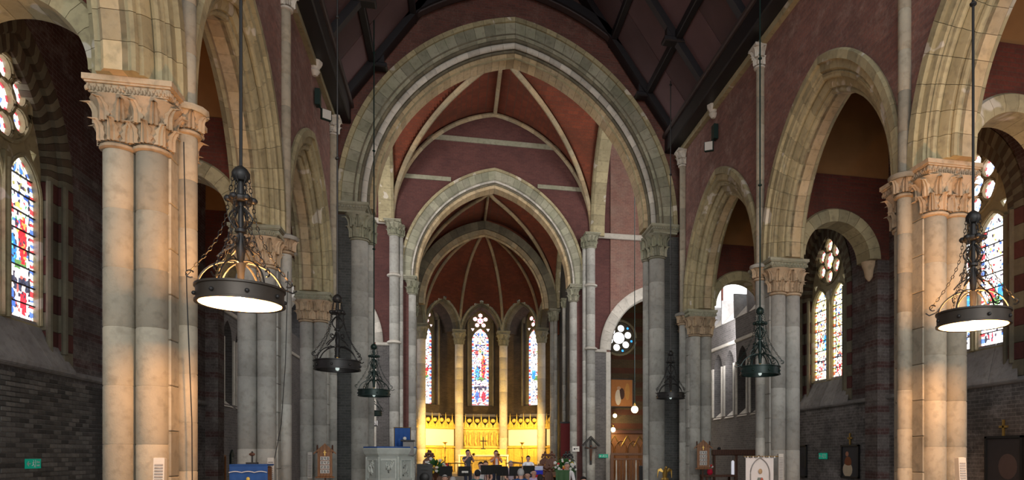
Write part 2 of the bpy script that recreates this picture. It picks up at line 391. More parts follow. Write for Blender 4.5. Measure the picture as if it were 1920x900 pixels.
def abacus(parent, x0, x1, y0, y1, z0, z1, mat='carve', frieze=True):
    b = B(); h = z1-z0
    e = .0
    for f0, f1, i in ((0, .22, .1), (.22, .30, .075), (.30, .68, .05), (.68, .76, .02), (.76, 1, 0)):
        b.box(x0+i, x1-i, y0+i, y1-i, z0+h*f0, z0+h*f1)
    o = b.obj('abacus', M[mat], parent)
    if frieze:
        g = B(); s = .085; n = 6
        def leafl(px, py, dx, dy):
            zc = z0+h*.48
            for q in (-1, 0, 1): g.ball((px+dx*q*.022, py+dy*q*.022, zc+(.02 if q == 0 else -.01)), .018+abs(dy)*.004, .018+abs(dx)*.004, .032, 6, 4)
        m = int((x1-x0)/s)
        for i in range(m+1):
            X = x0+.05+(x1-x0-.1)*i/m; leafl(X, y0+.045, 1, 0)
        m = int((y1-y0)/s)
        for i in range(m+1):
            Y = y0+.05+(y1-y0-.1)*i/m; leafl(x0+.045, Y, 0, 1); leafl(x1-.045, Y, 0, 1)
        f = g.obj('frieze', M[mat], o, kind='stuff')
    return o
# ------------------------------------------------------------------ structure: nave
NY = [4.1, 9.6, 14.8, 20.3]           # pier lines
ZC = 6.0                              # top of the arcade capitals
WN, WA, AW = 5.14, 5.94, 8.22          # offsets: nave face, aisle face, aisle wall
CY = 20.9                             # chancel wall
box('floor', M['floor'], AX-14, AX+14, -2, 50, -.3, 0, kind='structure')
box('floor_choir', M['floor'], AX-4.7, AX+4.7, 22.0, 41, 0.001, .12, kind='structure')
box('floor_sanctuary', M['floor'], AX-4.7, AX+4.7, 36, 49, .12, .55, kind='structure')
SIDES = ((-1, 'left', 'north'), (1, 'right', 'south'))
for sd, sname, nm in SIDES:
    T = FR((AX+sd*WN, 0, 0), (0, 1, 0), (sd, 0, 0))
    # spandrel wall with the arcade arches cut out: notches in the lower edge
    out = [(2.9, 11.45), (2.9, ZC+.02)]
    for i in range(3):
        yc = (NY[i]+NY[i+1])/2
        k_ = (NY[i+1]-NY[i])/5.5; out += [(yc+u*k_, ZC+w) for u, w in parc(3.18, .7, 16)[::-1]]
    out += [(CY+.05, ZC+.02), (CY+.05, 11.45)]
    w = B().plate(out, [], .0, WA-WN, T).obj('wall_'+sname, M['nave_brick'], kind='structure')
    box('trim_cornice_'+sname, M['arch'], *(sorted((AX+sd*(WN-.12), AX+sd*(WN+.05)))), 2.9, CY, 10.95, 11.1, kind='structure')
    # aisle wall: dado, striped upper part with window openings
    TA = FR((AX+sd*AW, 0, 0), (0, 1, 0), (sd, 0, 0))
    box('wall_dado_'+sname, M['aisle_low'], *sorted((AX+sd*(AW-.0), AX+sd*(AW+.9))), 2.9, 21.3, 0, 3.0, kind='structure')
    holes = [[(yc+u, 6.1+w) for u, w in parc(2.28, .86, 12, base=-3.1)] for yc in (12.05, 17.55)]
    B().plate([(2.9, 3.0), (21.3, 3.0), (21.3, 10.8), (2.9, 10.8)], holes, 0, .9, TA).obj('wall_aisle_'+sname, M['aisle_up'], kind='structure')
    box('trim_string_'+sname, M['sill'], *sorted((AX+sd*(AW-.09), AX+sd*(AW+.02))), 2.9, 21.3, 2.93, 3.04, kind='structure', b=.03)
    # aisle ceiling
    b = B(); a, c = AX+sd*(WA-.05), AX+sd*(AW+.9)
    b.add([(a, 2.9, 11.2), (a, 21.3, 11.2), (c, 21.3, 9.8), (c, 2.9, 9.8), (a, 2.9, 11.35), (a, 21.3, 11.35), (c, 21.3, 9.95), (c, 2.9, 9.95)],
          [(0, 1, 2, 3), (7, 6, 5, 4), (0, 4, 5, 1), (1, 5, 6, 2), (2, 6, 7, 3), (3, 7, 4, 0)]); b.obj('ceiling_aisle_'+sname, M['plaster'], kind='structure')
    # transverse walls of the aisle with pilasters
    for k, y in enumerate(NY):
        TT = FR((AX+sd*6.88, y, 0), (sd, 0, 0), (0, 1, 0))
        o = [(-1.03, 6.2)]; o += [(u, 6.2+w) for u, w in parc(1.03, 0, 10)[::-1]]
        o += [(1.5, 6.2), (1.5, 8.1), (-1.03, 8.1)]
        B().box(1.03, 1.5, -.25, .25, 0, 6.2, TT).obj('wall_pilaster_%s_%d' % (sname, k+1), M['aisle_up'], kind='structure')
        B().plate(o, [], -.25, .25, TT).obj('wall_transverse_%s_%d' % (sname, k+1), M['trans'], kind='structure')
        B().plate([(-1.03, 8.1), (1.5, 8.1), (1.5, 10.0), (-1.03, 11.2)], [], -.22, .22, TT).obj('wall_tympanum_%s_%d' % (sname, k+1), M['plaster'], kind='structure')

def side_word(sd): return 'left' if sd < 0 else 'right'
ORD = ['behind the camera side', 'nearest', 'second', 'third']
PW = {0: 'beside the photographer', 1: 'nearest the camera', 2: 'second in the row', 3: 'against the chancel wall'}
# piers
for sd, sname, nm in SIDES:
    for k, y in enumerate(NY):
        warm = k < 2
        pm = 'pier' if k < 2 else 'cool'
        t = thing('clustered_pier', 'clustered stone pier in the %s arcade of the nave, %s' % (sname, PW[k]), 'pier', (AX+sd*5.475, y, 0))
        g = lambda off: sd*(off-5.475)
        xa, xb = sorted((g(5.12), g(5.83)))
        n = 10; hh = (ZC-.5)/n
        for i in range(n): B().box(xa+.02, xb-.02, -.34, .34, .25+i*hh+.003, .25+(i+1)*hh-.003, b=.01).obj('pier_stone', M[pm], t)
        for yy in (-1, 1):
            for off in (5.34, 5.69):
                shaft(t, g(off), yy*.34, .35, ZC-.8, .172, pm, .66)
                bell(t, g(off), yy*.34, ZC-.8, ZC-.22, .172, .30, n=8)
                B().lathe([(.3, 0), (.3, .08), (.25, .1), (.27, .15), (.23, .2)], 16).obj('shaft_base', M[pm], t, (g(off), yy*.34, .15), smooth=True)
        B().box(*sorted((g(4.78), g(6.1))), -.72, .72, 0, .16, b=.03).obj('plinth', M[pm], t)
        abacus(t, *sorted((g(5.04), g(5.98))), -.6, .6, ZC-.27, ZC, 'carve' if k < 2 else 'gray')
        # nave vaulting shaft up to the wall head
        shaft(t, g(5.08), 0, .2, ZC-.35, .115, pm, .62)
        bell(t, g(5.07), 0, ZC-.4, ZC-.1, .115, .2, n=6, tiers=1)
        B().lathe([(.22, 0), (.24, .03), (.24, .07), (.17, .1), (.13, .12)], 12).obj('shaft_ring', M[pm], t, (g(5.07), 0, ZC-.12), smooth=True)
        shaft(t, g(5.08), 0, ZC, 10.45, .1, 'pier', .62)
        bell(t, g(5.07), 0, 10.45, 10.9, .1, .2, 'pale', n=6)
        B().box(g(5.07)-.2, g(5.07)+.2, -.2, .2, 10.9, 10.98, b=.02).obj('top_abacus', M['pale'], t)
        # low transverse arch of the aisle
        ta = thing('aisle_transverse_arch', 'round stone arch across the %s aisle, at the pier %s' % (sname, PW[k]), 'arch', (AX+sd*6.88, y, 6.2))
        I = Matrix.Identity(4)
        prof = [(.82, -.27), (.92, -.31), (1.08, -.31), (1.12, -.26), (1.12, .26), (1.08, .31), (.92, .31), (.82, .27)]
        ring(ta, I, 0, prof, 6, M['arch'], sub=3)
        for q in (-1, 1):
            B().lathe([(.02, -.45), (.09, -.36), (.12, -.2), (.16, -.1), (.18, 0)], 10).obj('corbel', M['carve'], ta, (q*.97, 0, 0), smooth=True)
# arcade arches
AN = {0: 'nearest the camera, cut by the picture edge', 1: 'between the nearest and second piers', 2: 'between the second and third piers'}
def arcade_rings(t, T, mat, soff, n):
    hood = [(3.21, -.10), (3.35, -.10), (3.39, -.05), (3.37, .02), (3.19, .02)]
    ring(t, T, .7, hood, n, mat)
    face = [(3.07, -.03), (3.21, -.04), (3.21, .2), (2.97, .2), (2.97, .03), (3.01, .0), (3.04, .03)]
    ring(t, T, .7, face, n, mat)
    ring(t, T, .7, roll(2.97, .07, .05, 8), n, mat)
    mid = [(2.85, .14), (2.95, .12), (3.07, .2), (3.07, .36), (2.71, .36), (2.71, .24), (2.79, .22), (2.79, .17)]
    ring(t, T, .7, mid, n, mat)
    ring(t, T, .7, roll(2.75, .26, .055, 8), n, soff)
for sd, sname, nm in SIDES:
    for i in range(3):
        yc = (NY[i]+NY[i+1])/2
        t = thing('arcade_arch', 'wide moulded pointed nave arch on the %s, %s' % (sname, AN[i]), 'arch', (AX+sd*WN, yc, ZC))
        k_ = (NY[i+1]-NY[i])/5.5
        T = FR((0, 0, 0), (0, k_, 0), (sd, 0, 0))
        arcade_rings(t, T, M['arch'], M['arch'], 11)
        ring(t, T, .7, [(2.71, .3), (2.77, .25), (3.05, .25), (3.05, .6), (2.77, .6), (2.71, .55)], 11, M['soffit'])
        T2 = FR((sd*(WA-WN), 0, 0), (0, k_, 0), (-sd, 0, 0))
        ring(t, T2, .7, [(2.79, .13), (2.95, .10), (3.05, -.02), (3.30, -.05), (3.30, .2), (3.05, .3), (2.77, .28)], 11, M['arch'])
# ------------------------------------------------------------------ stained glass
WHT = (.92, .90, .88)
def pic(u, v, st, r):
    """a leaded figure scene: u -1..1, v 0..1"""
    q = r.random()
    if abs(u) > .80:
        k = int(v*46) % 4
        return ((.80, .05, .06), WHT, (.08, .16, .55), WHT)[k] if st != 'gold' else ((.9, .62, .15), WHT, (.55, .12, .05), (.95, .85, .45))[k]
    if abs(abs(u)-.76) < .05: return (.03, .03, .04) if q < .55 else WHT
    if q < .10: return (.05, .04, .06)
    w = WHT if st != 'gold' else ((1, .93, .62) if q < .6 else (.95, .72, .25))
    if st == 'gold' and .2 < q < .7: return r.choice(((1, .95, .75), (1, .9, .55), WHT))
    if st == 'pink' and q < .24: return (.08, .05, .12)
    if st == 'hot' and q < .05+.0 and abs(u) < .75: return r.choice(((.75, .1, .05), (.9, .7, .2), (.05, .3, .7), (.1, .1, .1)))
    if st == 'hot' and abs(u) < .75 and (v < .3 or v > .45) and r.random() < .72: return WHT
    if st == 'pink' and q > .55: w = (.80, .55, .72) if q > .75 else (.62, .68, .85)
    def blob(cx, cy, rx, ry): return ((u-cx)/rx)**2+((v-cy)/ry)**2 < 1
    if v < .27:
        for cx, c in ((-.38, (.06, .14, .5)), (.38, (.62, .03, .05))):
            if blob(cx, .205, .13, .022): return (.9, .72, .6)
            if blob(cx, .225, .2, .03): return (.03, .03, .05)
            if blob(cx, .12, .22, .08): return c
            if abs(u-cx) < .33 and .19 < v < .255: return (.05, .06, .1)
        return w if q < .8 else (.7, .12, .1)
    if v < .32: return w
    if v < .76:
        if blob(0, .70, .22, .018): return (.85, .6, .12)
        if blob(.0, .66, .18, .03): return (.92, .75, .62)
        if blob(.35, .50, .26, .15): return (.70, .03, .04) if q < .8 else (.85, .3, .08)
        if blob(-.35, .42, .28, .09): return (.04, .20, .62) if q < .8 else (.1, .45, .5)
        if blob(-.35, .55, .26, .05): return WHT
        if blob(.0, .35, .6, .03): return (.10, .22, .07)
        if blob(-.45, .68, .18, .04): return (.65, .08, .08)
        if q > .80: return r.choice(((.7, .05, .06), (.06, .15, .55), (.9, .65, .12), (.06, .3, .15)))
        return w
    if .76 < v < .79: return (.05, .1, .35) if q < .5 else w
    if q > .86: return (.3, .28, .1)
    if blob(-.3, .93, .15, .03) or blob(.3, .93, .15, .03): return (.06, .18, .6)
    return w
def light_panes(parent, T, cx, hw, z0, zs, R, c, st, r, d=.5, ph=.3, fs=.042, mat='glass'):
    top = zs+math.sqrt(max(0, R*R-c*c)); n = max(3, round((top-z0)/ph)); k = hw/(R-c)
    def wid(z): return hw if z <= zs else max(.004, (math.sqrt(max(0, R*R-(z-zs)**2))-c)*k)
    for i in range(n):
        a, b_ = z0+(top-z0)*i/n+.008, z0+(top-z0)*(i+1)/n-.008
        m = max(2, round((b_-a)/fs)); nx = max(3, round(2*hw/fs)); b = B(); cols = []
        vs = []
        for j in range(m+1):
            z = a+(b_-a)*j/m; w = wid(z)
            for q in range(nx+1):
                jx = r.uniform(-.36, .36)*2*w/nx if 0 < q < nx else 0; jz = r.uniform(-.36, .36)*(b_-a)/m if 0 < j < m else 0
                vs.append((cx-w+2*w*q/nx+jx, d+.006*((q+j) % 2), z+jz))
        fs_ = []
        for j in range(m):
            for q in range(nx):
                fs_.append((j*(nx+1)+q, j*(nx+1)+q+1, (j+1)*(nx+1)+q+1, (j+1)*(nx+1)+q))
                zz = a+(b_-a)*(j+.5)/m; cols.append(pic(-1+2*(q+.5)/nx, (zz-z0)/(top-z0), st, r))
        b.add(vs, fs_, T); b.obj('pane', M[mat], parent, colors=cols, recalc=False)
        if i: w = wid(a); B().box(cx-w, cx+w, d-.03, d, a-.016, a, T=T).obj('saddle_bar', M['lead'], parent)
def disc_pane(parent, T, cx, cz, r, st, rr, d=.5, mat='glass', name='round_pane'):
    b = B(); cols = []; vs = [(cx, d, cz)]; n = 14
    for q in (.45, .8, 1): vs += [(cx+r*q*math.cos(2*PI*i/n), d+.005*(i % 2), cz+r*q*math.sin(2*PI*i/n)) for i in range(n)]
    fs = []
    pal = {'pink': ((.85, .15, .35), (.9, .5, .65), WHT), 'gold': (WHT, (.95, .85, .4), (.8, .5, .1)), 'fig': (WHT, WHT, (.12, .2, .6)), 'clear': (WHT, WHT, WHT)}[st]
    for i in range(n):
        q = (i+1) % n
        fs.append((0, 1+i, 1+q)); cols.append(pal[0] if rr.random() < .5 else (pal[2] if rr.random() < .6 else pal[1]))
        fs.append((1+i, 1+n+i, 1+n+q, 1+q)); cols.append(WHT if rr.random() < .6 else pal[1])
        fs.append((1+n+i, 1+2*n+i, 1+2*n+q, 1+n+q)); cols.append(((.75, .05, .08), WHT)[i % 2] if st != 'clear' else WHT)
    b.add(vs, fs, T); b.obj(name, M[mat], parent, colors=cols, recalc=False)
def circ(cx, cz, r, n=20): return [(cx+r*math.cos(2*PI*i/n), cz+r*math.sin(2*PI*i/n)) for i in range(n)]
def tri(cx, cz, s, up=1): return [(cx-s, cz+up*s*.7), (cx+s, cz+up*s*.7), (cx, cz-up*s)]
wn = 0
def aisle_window(sd, yc, st, seed, mat='glass', ostyle='fig'):
    global wn
    wn += 1; r = random.Random(seed)
    T = FR((AX+sd*AW, yc, 0), (0, 1, 0), (sd, 0, 0)); s = 1
    holes = []
    cs = [(.49, .405), (-.49, .405)]
    for cx, hw in cs: holes.append([(cx+u, 5.72+w) for u, w in parc(.62, .215, 7, base=-2.0)])
    oc = 7.02
    holes.append(circ(0, oc, .235))
    pet = [(.425*math.cos(PI/6+PI/3*i), oc+.425*math.sin(PI/6+PI/3*i)) for i in range(6)]
    for x, z in pet: holes.append(circ(x, z, .172, 14))
    holes += [tri(.74, 6.42, .09), tri(-.74, 6.42, .09)]
    W0 = B().plate([(u, 6.1+w) for u, w in parc(1.9, .88, 12, base=-2.42)], holes, .2, .34, T).obj('window_%d' % wn, M['arch'], kind='structure')
    for cx, hw in cs: light_panes(W0, T, cx, hw, 3.74, 5.72, .62, .215, st, r, d=.28, mat=mat)
    disc_pane(W0, T, 0, oc, .24, ostyle, r, d=.28, mat=mat)
    for x, z in pet: disc_pane(W0, T, x, z, .177, ostyle, r, d=.28, mat=mat)
    B().add([(x, .28, z) for x, z in tri(.74, 6.42, .1)]+[(x, .28, z) for x, z in tri(-.74, 6.42, .1)], [(0, 1, 2), (3, 4, 5)], T).obj('corner_pane', M[mat], W0, colors=[WHT, WHT], recalc=False)
    # mouldings of the tracery
    g = B()
    g.tube([(u*1.0, .18, oc+w) for u, w in circ(0, 0, .63, 28)], .035, 6, T, closed=True)
    for x, z in pet+[(0, oc)]: g.tube([(a, .19, b) for a, b in circ(x, z, .2 if (x, z) != (0, oc) else .26, 16)], .022, 5, T, closed=True)
    g.obj('tracery_moulding', M['arch'], W0, smooth=True)
    g = B(); g.box(-.075, .075, .14, .28, 3.7, 6.2, T, b=.02); g.tube([(0, .14, 3.7), (0, .14, 6.1)], .035, 8, T)
    g.obj('mullion', M['arch'], W0, smooth=True)
    for cx, hw in cs:
        B().tube([(cx+u, .19, 5.72+w) for u, w in parc(.66, .215, 10, base=-2.0)], .03, 6, T).obj('light_moulding', M['arch'], W0, smooth=True)
    # stepped jambs of red brick and stone
    for (r0, r1, d0, d1) in ((2.06, 2.31, -.03, .14), (1.81, 2.08, .07, .26)):
        cc = .86

        T2 = T @ Matrix.Translation((0, 0, 6.1))
        ring(W0, T2, cc, [(r0, d0+.03), (r0+.04, d0), (r1, d0), (r1, d1), (r0, d1)], 20, None, mats=[M['dark_stone'], M['umber']], sub=1, name='jamb_voussoir')
        for q in (-1, 1):
            for k in range(10):
                z = 3.05+.305*k
                a, bb = sorted((q*(r0-cc), q*(r1-cc)))
                B().box(a, bb, d0, d1, z, z+.3, T, b=.008).obj('jamb_block', M[('dark_stone', 'red_unit')[k % 2]] if r0 > 1.7 else M['arch'], W0)
            B().tube([(q*(r0-cc-.01), d0+.0, 3.3), (q*(r0-cc-.01), d0, 6.1)], .05, 8, T).obj('jamb_shaft', M['dark_stone'], W0, smooth=True)
    # sloping sill in slabs
    for k in range(4):
        u0, u1 = -1+k*.5, -1+(k+1)*.5; g = .004
        vt = [(1.02*u0+g, .24, 3.78), (1.02*u1-g, .24, 3.78), (1.4*u1-g, -.10, 3.04), (1.4*u0+g, -.10, 3.04), (1.02*u0+g, .24, 3.0), (1.02*u1-g, .24, 3.0), (1.4*u1-g, -.1, 2.98), (1.4*u0+g, -.1, 2.98)]
        B().add(vt, [(0, 1, 2, 3), (7, 6, 5, 4), (0, 4, 5, 1), (1, 5, 6, 2), (2, 6, 7, 3), (3, 7, 4, 0)], T).obj('sill_slab', M['sill'], W0)
    return W0
aisle_window(-1, 12.05, 'fig', 3)
aisle_window(-1, 17.55, 'fig', 5)
aisle_window(1, 12.05, 'hot', 9, 'glass_hot')
aisle_window(1, 17.55, 'gold', 4, 'glass', 'gold')
# chapel wall beyond the aisles: lancets with sloping sills, a shelf and a bright clerestory window
for sd, sname, nm in SIDES:
    T = FR((AX+sd*AW, 0, 0), (0, 1, 0), (sd, 0, 0))
    ys = [21.9+1.15*k for k in range(7)]
    holes = [[(y+u, 4.95+w) for u, w in parc(.62, .22, 7, base=-1.85)] for y in ys]
    wl = B().plate([(21.3, 0), (31.5, 0), (31.5, 6.6), (21.3, 6.6)], holes, 0, .35, T).obj('wall_chapel_'+sname, M['grey_brick'], kind='structure')
    B().box(21.3, 31.5, .6, .75, 0, 6.6, T).obj('wall_chapel_back_'+sname, M['aisle_up'], kind='structure')
    B().box(21.3, 31.5, -.06, .02, 5.7, 5.82, T, b=.02).obj('trim_chapel_'+sname, M['pale'], kind='structure')
    for y in ys:
        B().add([(y-.4, .6, 3.6), (y+.4, .6, 3.6), (y+.42, -.05, 3.02), (y-.42, -.05, 3.02), (y-.4, .6, 3.0), (y+.4, .6, 3.0)], [(0, 1, 2, 3), (0, 4, 5, 1), (0, 3, 4), (1, 5, 2), (3, 2, 5, 4)], T).obj('lancet_sill', M['pale'], wl)
        for q in (-1, 1): B().tube([(y+q*.45, -.02, 3.1), (y+q*.45, -.02, 5.0)], .05, 8, T).obj('lancet_shaft', M['pale'], wl, smooth=True)
    for k in range(7):
        y = 21.35+1.18*k
        B().add([(y, -.02, 6.6), (y+1.1, -.02, 6.6), (y+1.1, .75, 7.45), (y, .75, 7.45), (y, .75, 6.6), (y+1.1, .75, 6.6)], [(0, 1, 2, 3), (0, 3, 4), (1, 5, 2), (3, 2, 5, 4), (0, 4, 5, 1)], T).obj('shelf_slab', M['pale'], wl)
        B().box(y+1.1, y+1.18, -.06, .8, 6.6, 7.5, T).obj('shelf_rib', M['sill'], wl)
    wn += 1
    wf = B().plate([(21.4, 7.3), (29.4, 7.3), (29.4, 9.6), (21.4, 9.6)], [[(21.5+k*2.65, 7.4), (24.1+k*2.65, 7.4), (24.1+k*2.65, 9.5), (21.5+k*2.65, 9.5)] for k in range(3)], .7, .85, T).obj('window_%d' % wn, M['trans'], kind='structure')
    for k in range(3): B().add([(21.5+k*2.65, .78, 7.4), (24.1+k*2.65, .78, 7.4), (24.1+k*2.65, .78, 9.5), (21.5+k*2.65, .78, 9.5)], [(0, 1, 2, 3)], T).obj('pane', M['clear'], wf)
    B().box(21.3, 31.5, -.1, .9, 9.6, 17.4, T).obj('wall_chapel_upper_'+sname, M['choir_brick'], kind='structure')
# individual bricks of the nearest dado (north aisle), proud of the wall
wl = bpy.data.objects['wall_dado_left']
bm_ = B().box(-.002, .012, -.107, .107, -.031, .031, b=.004).obj('t', M['brick_unit']); bme = bm_.data; bpy.data.objects.remove(bm_)
cnt = 0; stuffb = B(); fx = AX-AW
for j in range(38):
    z = .08+j*.0755
    if z > 2.9: break
for j in range(37, -1, -1):
    z = .10+j*.0755
    if z > 2.88: continue
    for i in range(28):
        y = 11.6+i*.2245+(.112 if j % 2 else 0); pr = rnd.uniform(-.002, .006)
        if cnt < 300 and y < 14.2 and z > .9: link('brick', bme, wl, (fx+pr, y, z)); cnt += 1
        else: stuffb.box(fx-.002, fx+.010+pr, y-.107, y+.107, z-.031, z+.031)
stuffb.obj('brickwork', M['brick_unit'], wl, kind='stuff')

# ------------------------------------------------------------------ chancel arch
T = FR((AX, CY, 0), (1, 0, 0), (0, 1, 0))
SL = 1.376; SP = 8.8
def roofz(off): return 11.3+(5.14-off)*SL
out = [(-5.2, 0), (-5.2, 11.4), (0, 18.5), (5.2, 11.4), (5.2, 0), (4.58, 0), (4.58, SP-.05)]+[(u, SP+w) for u, w in parc(5.76, .9, 22)]+[(-4.58, SP-.05), (-4.58, 0)]
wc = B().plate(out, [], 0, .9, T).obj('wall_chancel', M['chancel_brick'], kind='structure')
for q in (-1, 1):
    a, b_ = sorted((q*4.56, q*5.24))
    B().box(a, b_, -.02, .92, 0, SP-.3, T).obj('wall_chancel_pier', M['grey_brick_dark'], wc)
ca = thing('chancel_arch', 'huge moulded pointed stone arch opening from the nave into the choir', 'arch', (AX, CY, SP))
I0 = FR((0, 0, 0), (1, 0, 0), (0, 1, 0))
ring(ca, I0, .9, [(5.84, -.14), (5.97, -.14), (6.0, -.06), (6.0, .03), (5.82, .03)], 26, M['arch'])
ring(ca, I0, .9, [(5.44, -.08), (5.84, -.08), (5.84, .3), (5.40, .3), (5.40, -.04)], 26, M['gray'])
ring(ca, I0, .9, roll(5.37, .02, .055, 8), 20, M['dark_stone'])  # the dark rolls of this arch put groove shade into the stone colour
ring(ca, I0, .9, roll(5.25, .10, .085, 10), 20, M['pale'])
ring(ca, I0, .9, roll(5.50, -.07, .03, 6), 20, M['dark_stone'])
ring(ca, I0, .9, roll(5.15, .22, .05, 8), 20, M['dark_stone'])
ring(ca, I0, .9, [(4.98, .28), (5.02, .24), (5.4, .24), (5.4, .9), (5.02, .9), (4.98, .86)], 30, M['soffit'])
ring(ca, I0, .9, roll(5.0, .3, .04, 8), 20, M['arch'])
def respond(name, label, x, y, z1, r, hcap, R, ab, mat='cool', extra=None, tiers=2, n=10, abz=.28):
    t = thing(name, label, 'pier', (x, y, 0))
    B().lathe([(r*1.7, 0), (r*1.7, .3), (r*1.4, .34), (r*1.5, .42), (r*1.15, .5)], 18).obj('shaft_base', M[mat], t, smooth=True)
    shaft(t, 0, 0, .5, z1-hcap-abz, r, mat, .75)
    for dx, dy, rr in (extra or []): shaft(t, dx, dy, .1, z1-hcap-abz, rr, mat, .75); bell(t, dx, dy, z1-hcap-abz, z1-abz, rr, rr*1.5, 'gray', n=6)
    bell(t, 0, 0, z1-hcap-abz, z1-abz, r, R, 'gray', n=n, tiers=tiers)
    abacus(t, *ab, z1-abz, z1, 'gray')
    return t
for q, w in ((-1, 'left'), (1, 'right')):
    respond('chancel_pier', 'tall round grey half-pillar carrying the %s foot of the chancel arch' % w, AX+q*4.47, CY+.12, SP, .25, .75, .42,
            (*sorted((-q*.3, q*.66)), -.42, .75), extra=[(-q*.26, .3, .12)])
# ------------------------------------------------------------------ roof
ce = B()
ce.add([(AX-5.3, 2.9, roofz(5.3)+.25), (AX, 2.9, roofz(0)+.3), (AX+5.3, 2.9, roofz(5.3)+.25), (AX-5.3, 21.6, roofz(5.3)+.25), (AX, 21.6, roofz(0)+.3), (AX+5.3, 21.6, roofz(5.3)+.25)], [(0, 1, 4, 3), (1, 2, 5, 4)])
ceil = ce.obj('ceiling', M['roof'], kind='structure')
TR = [20.62, 17.75, 15.0, 12.2, 9.5, 6.7, 4.0]
PO = [5.1, 4.05, 2.95, 1.7, .0]
for sd in (-1, 1):
    for i in range(4):
        for j in range(len(TR)-1):
            o0, o1 = PO[i], PO[i+1]; y0, y1 = TR[j+1], TR[j]; m = 2
            for k in range(m):
                a, c = y0+(y1-y0)*k/m+.015, y0+(y1-y0)*(k+1)/m-.015; g = .02
                v = [(AX+sd*o, y, roofz(o)+e) for e in (.08, .13) for o, y in ((o0-g, a), (o0-g, c), (o1+g, c), (o1+g, a))]
                B().add(v, [(0, 1, 2, 3), (7, 6, 5, 4), (0, 4, 5, 1), (1, 5, 6, 2), (2, 6, 7, 3), (3, 7, 4, 0)]).obj('ceiling_panel', M['roof'], ceil)
    for o in PO[1:4]:
        B().box(AX+sd*o-.09, AX+sd*o+.09, 2.9, CY, roofz(o)-.12, roofz(o)+.12, b=.02).obj('purlin', M['timber'], ceil)
    B().box(*sorted((AX+sd*4.68, AX+sd*5.2)), 2.9, CY, 11.1, 11.6, b=.03).obj('wall_plate', M['timber'], ceil)
    B().box(*sorted((AX+sd*4.6, AX+sd*5.0)), 2.9, CY, 11.55, 11.68, b=.03).obj('plate_moulding', M['timber_edge'], ceil)
B().box(AX-.12, AX+.12, 2.9, CY, roofz(0)-.2, roofz(0)+.1).obj('ridge_beam', M['timber'], ceil)
for j, y in enumerate(TR[:6]):
    wq = ('against the chancel wall', 'first out from the chancel wall', 'second out from the chancel wall', 'third out from the chancel wall', 'fourth out from the chancel wall', 'nearest overhead')[j]
    t = thing('roof_truss', 'black arch-braced timber roof truss '+wq, 'roof truss', (AX, y, 11.3))
    Tt = FR((0, 0, -11.3), (1, 0, 0), (0, 1, 0)); hw = .11 if j else .2
    te = math.acos(.9/6.6)
    for q in (-1, 1):
        pts = []
        for i in range(15):
            a = .73+(te-.73)*i/14; pts.append((a,))
        for rr0, rr1, m_, nm_, ww in ((6.58, 6.82, 'timber', 'arch_brace', hw), (6.54, 6.6, 'timber_edge', 'brace_moulding', hw*.55)):
            b = B(); vs = []
            for (a,) in pts:
                for r0 in (rr0, rr1):
                    for d in (-ww, ww): vs.append((q*(-.9+r0*math.cos(a)), d, 8.9+r0*math.sin(a)))
            fs = [(0, 1, 3, 2), (56, 57, 59, 58)]
            for i in range(14):
                s_ = i*4
                for u, v in ((0, 1), (1, 3), (3, 2), (2, 0)): fs.append((s_+u, s_+v, s_+4+v, s_+4+u))
            b.add(vs, fs, Tt); b.obj(nm_, M[m_], t)
        # principal rafter, hammer post, bracket pad, lower curved brace
        g = B(); v = []
        for o in (5.2, 0.0):
            for e in (-.22, .1):
                for d in (-hw, hw): v.append((q*o, d, roofz(o)+e-.0))
        g.add(v, [(0, 1, 3, 2), (4, 6, 7, 5), (0, 4, 5, 1), (1, 5, 7, 3), (3, 7, 6, 2), (2, 6, 4, 0)], Tt); g.obj('principal_rafter', M['timber'], t)
        B().box(*sorted((q*3.74, q*3.92)), -.1, .1, 12.72, 13.9, Tt, b=.02).obj('hammer_post', M['timber'], t)
        B().box(*sorted((q*3.66, q*4.45)), -.16, .16, 12.62, 12.76, Tt, b=.03).obj('bracket_pad', M['timber'], t)
        g = B(); vs = []
        for i in range(9):
            a = PI/2*i/8
            x, z = 4.85-.95*(1-math.cos(a)) if 0 else 4.98-1.05*(math.sin(a) if 0 else 1-math.cos(a)), 11.0+1.65*math.sin(a)
            for e in (0, .14):
                for d in (-.07, .07): vs.append((q*(x+e*.9), d, z+e*.35))
        fs = [(0, 1, 3, 2), (32, 33, 35, 34)]
        for i in range(8):
            for u, v in ((0, 1), (1, 3), (3, 2), (2, 0)): fs.append((i*4+u, i*4+v, i*4+4+v, i*4+4+u))
        g.add(vs, fs, Tt); g.obj('curved_brace', M['timber_edge'], t)
    if j in (1, 3):
        for q in (-1, 1): B().lathe([(.05, 0), (.13, .1), (.1, .16), (.18, .28), (.18, .34)], 8).obj('stone_corbel', M['pale'], t, (q*5.08, 0, -.55), smooth=True)
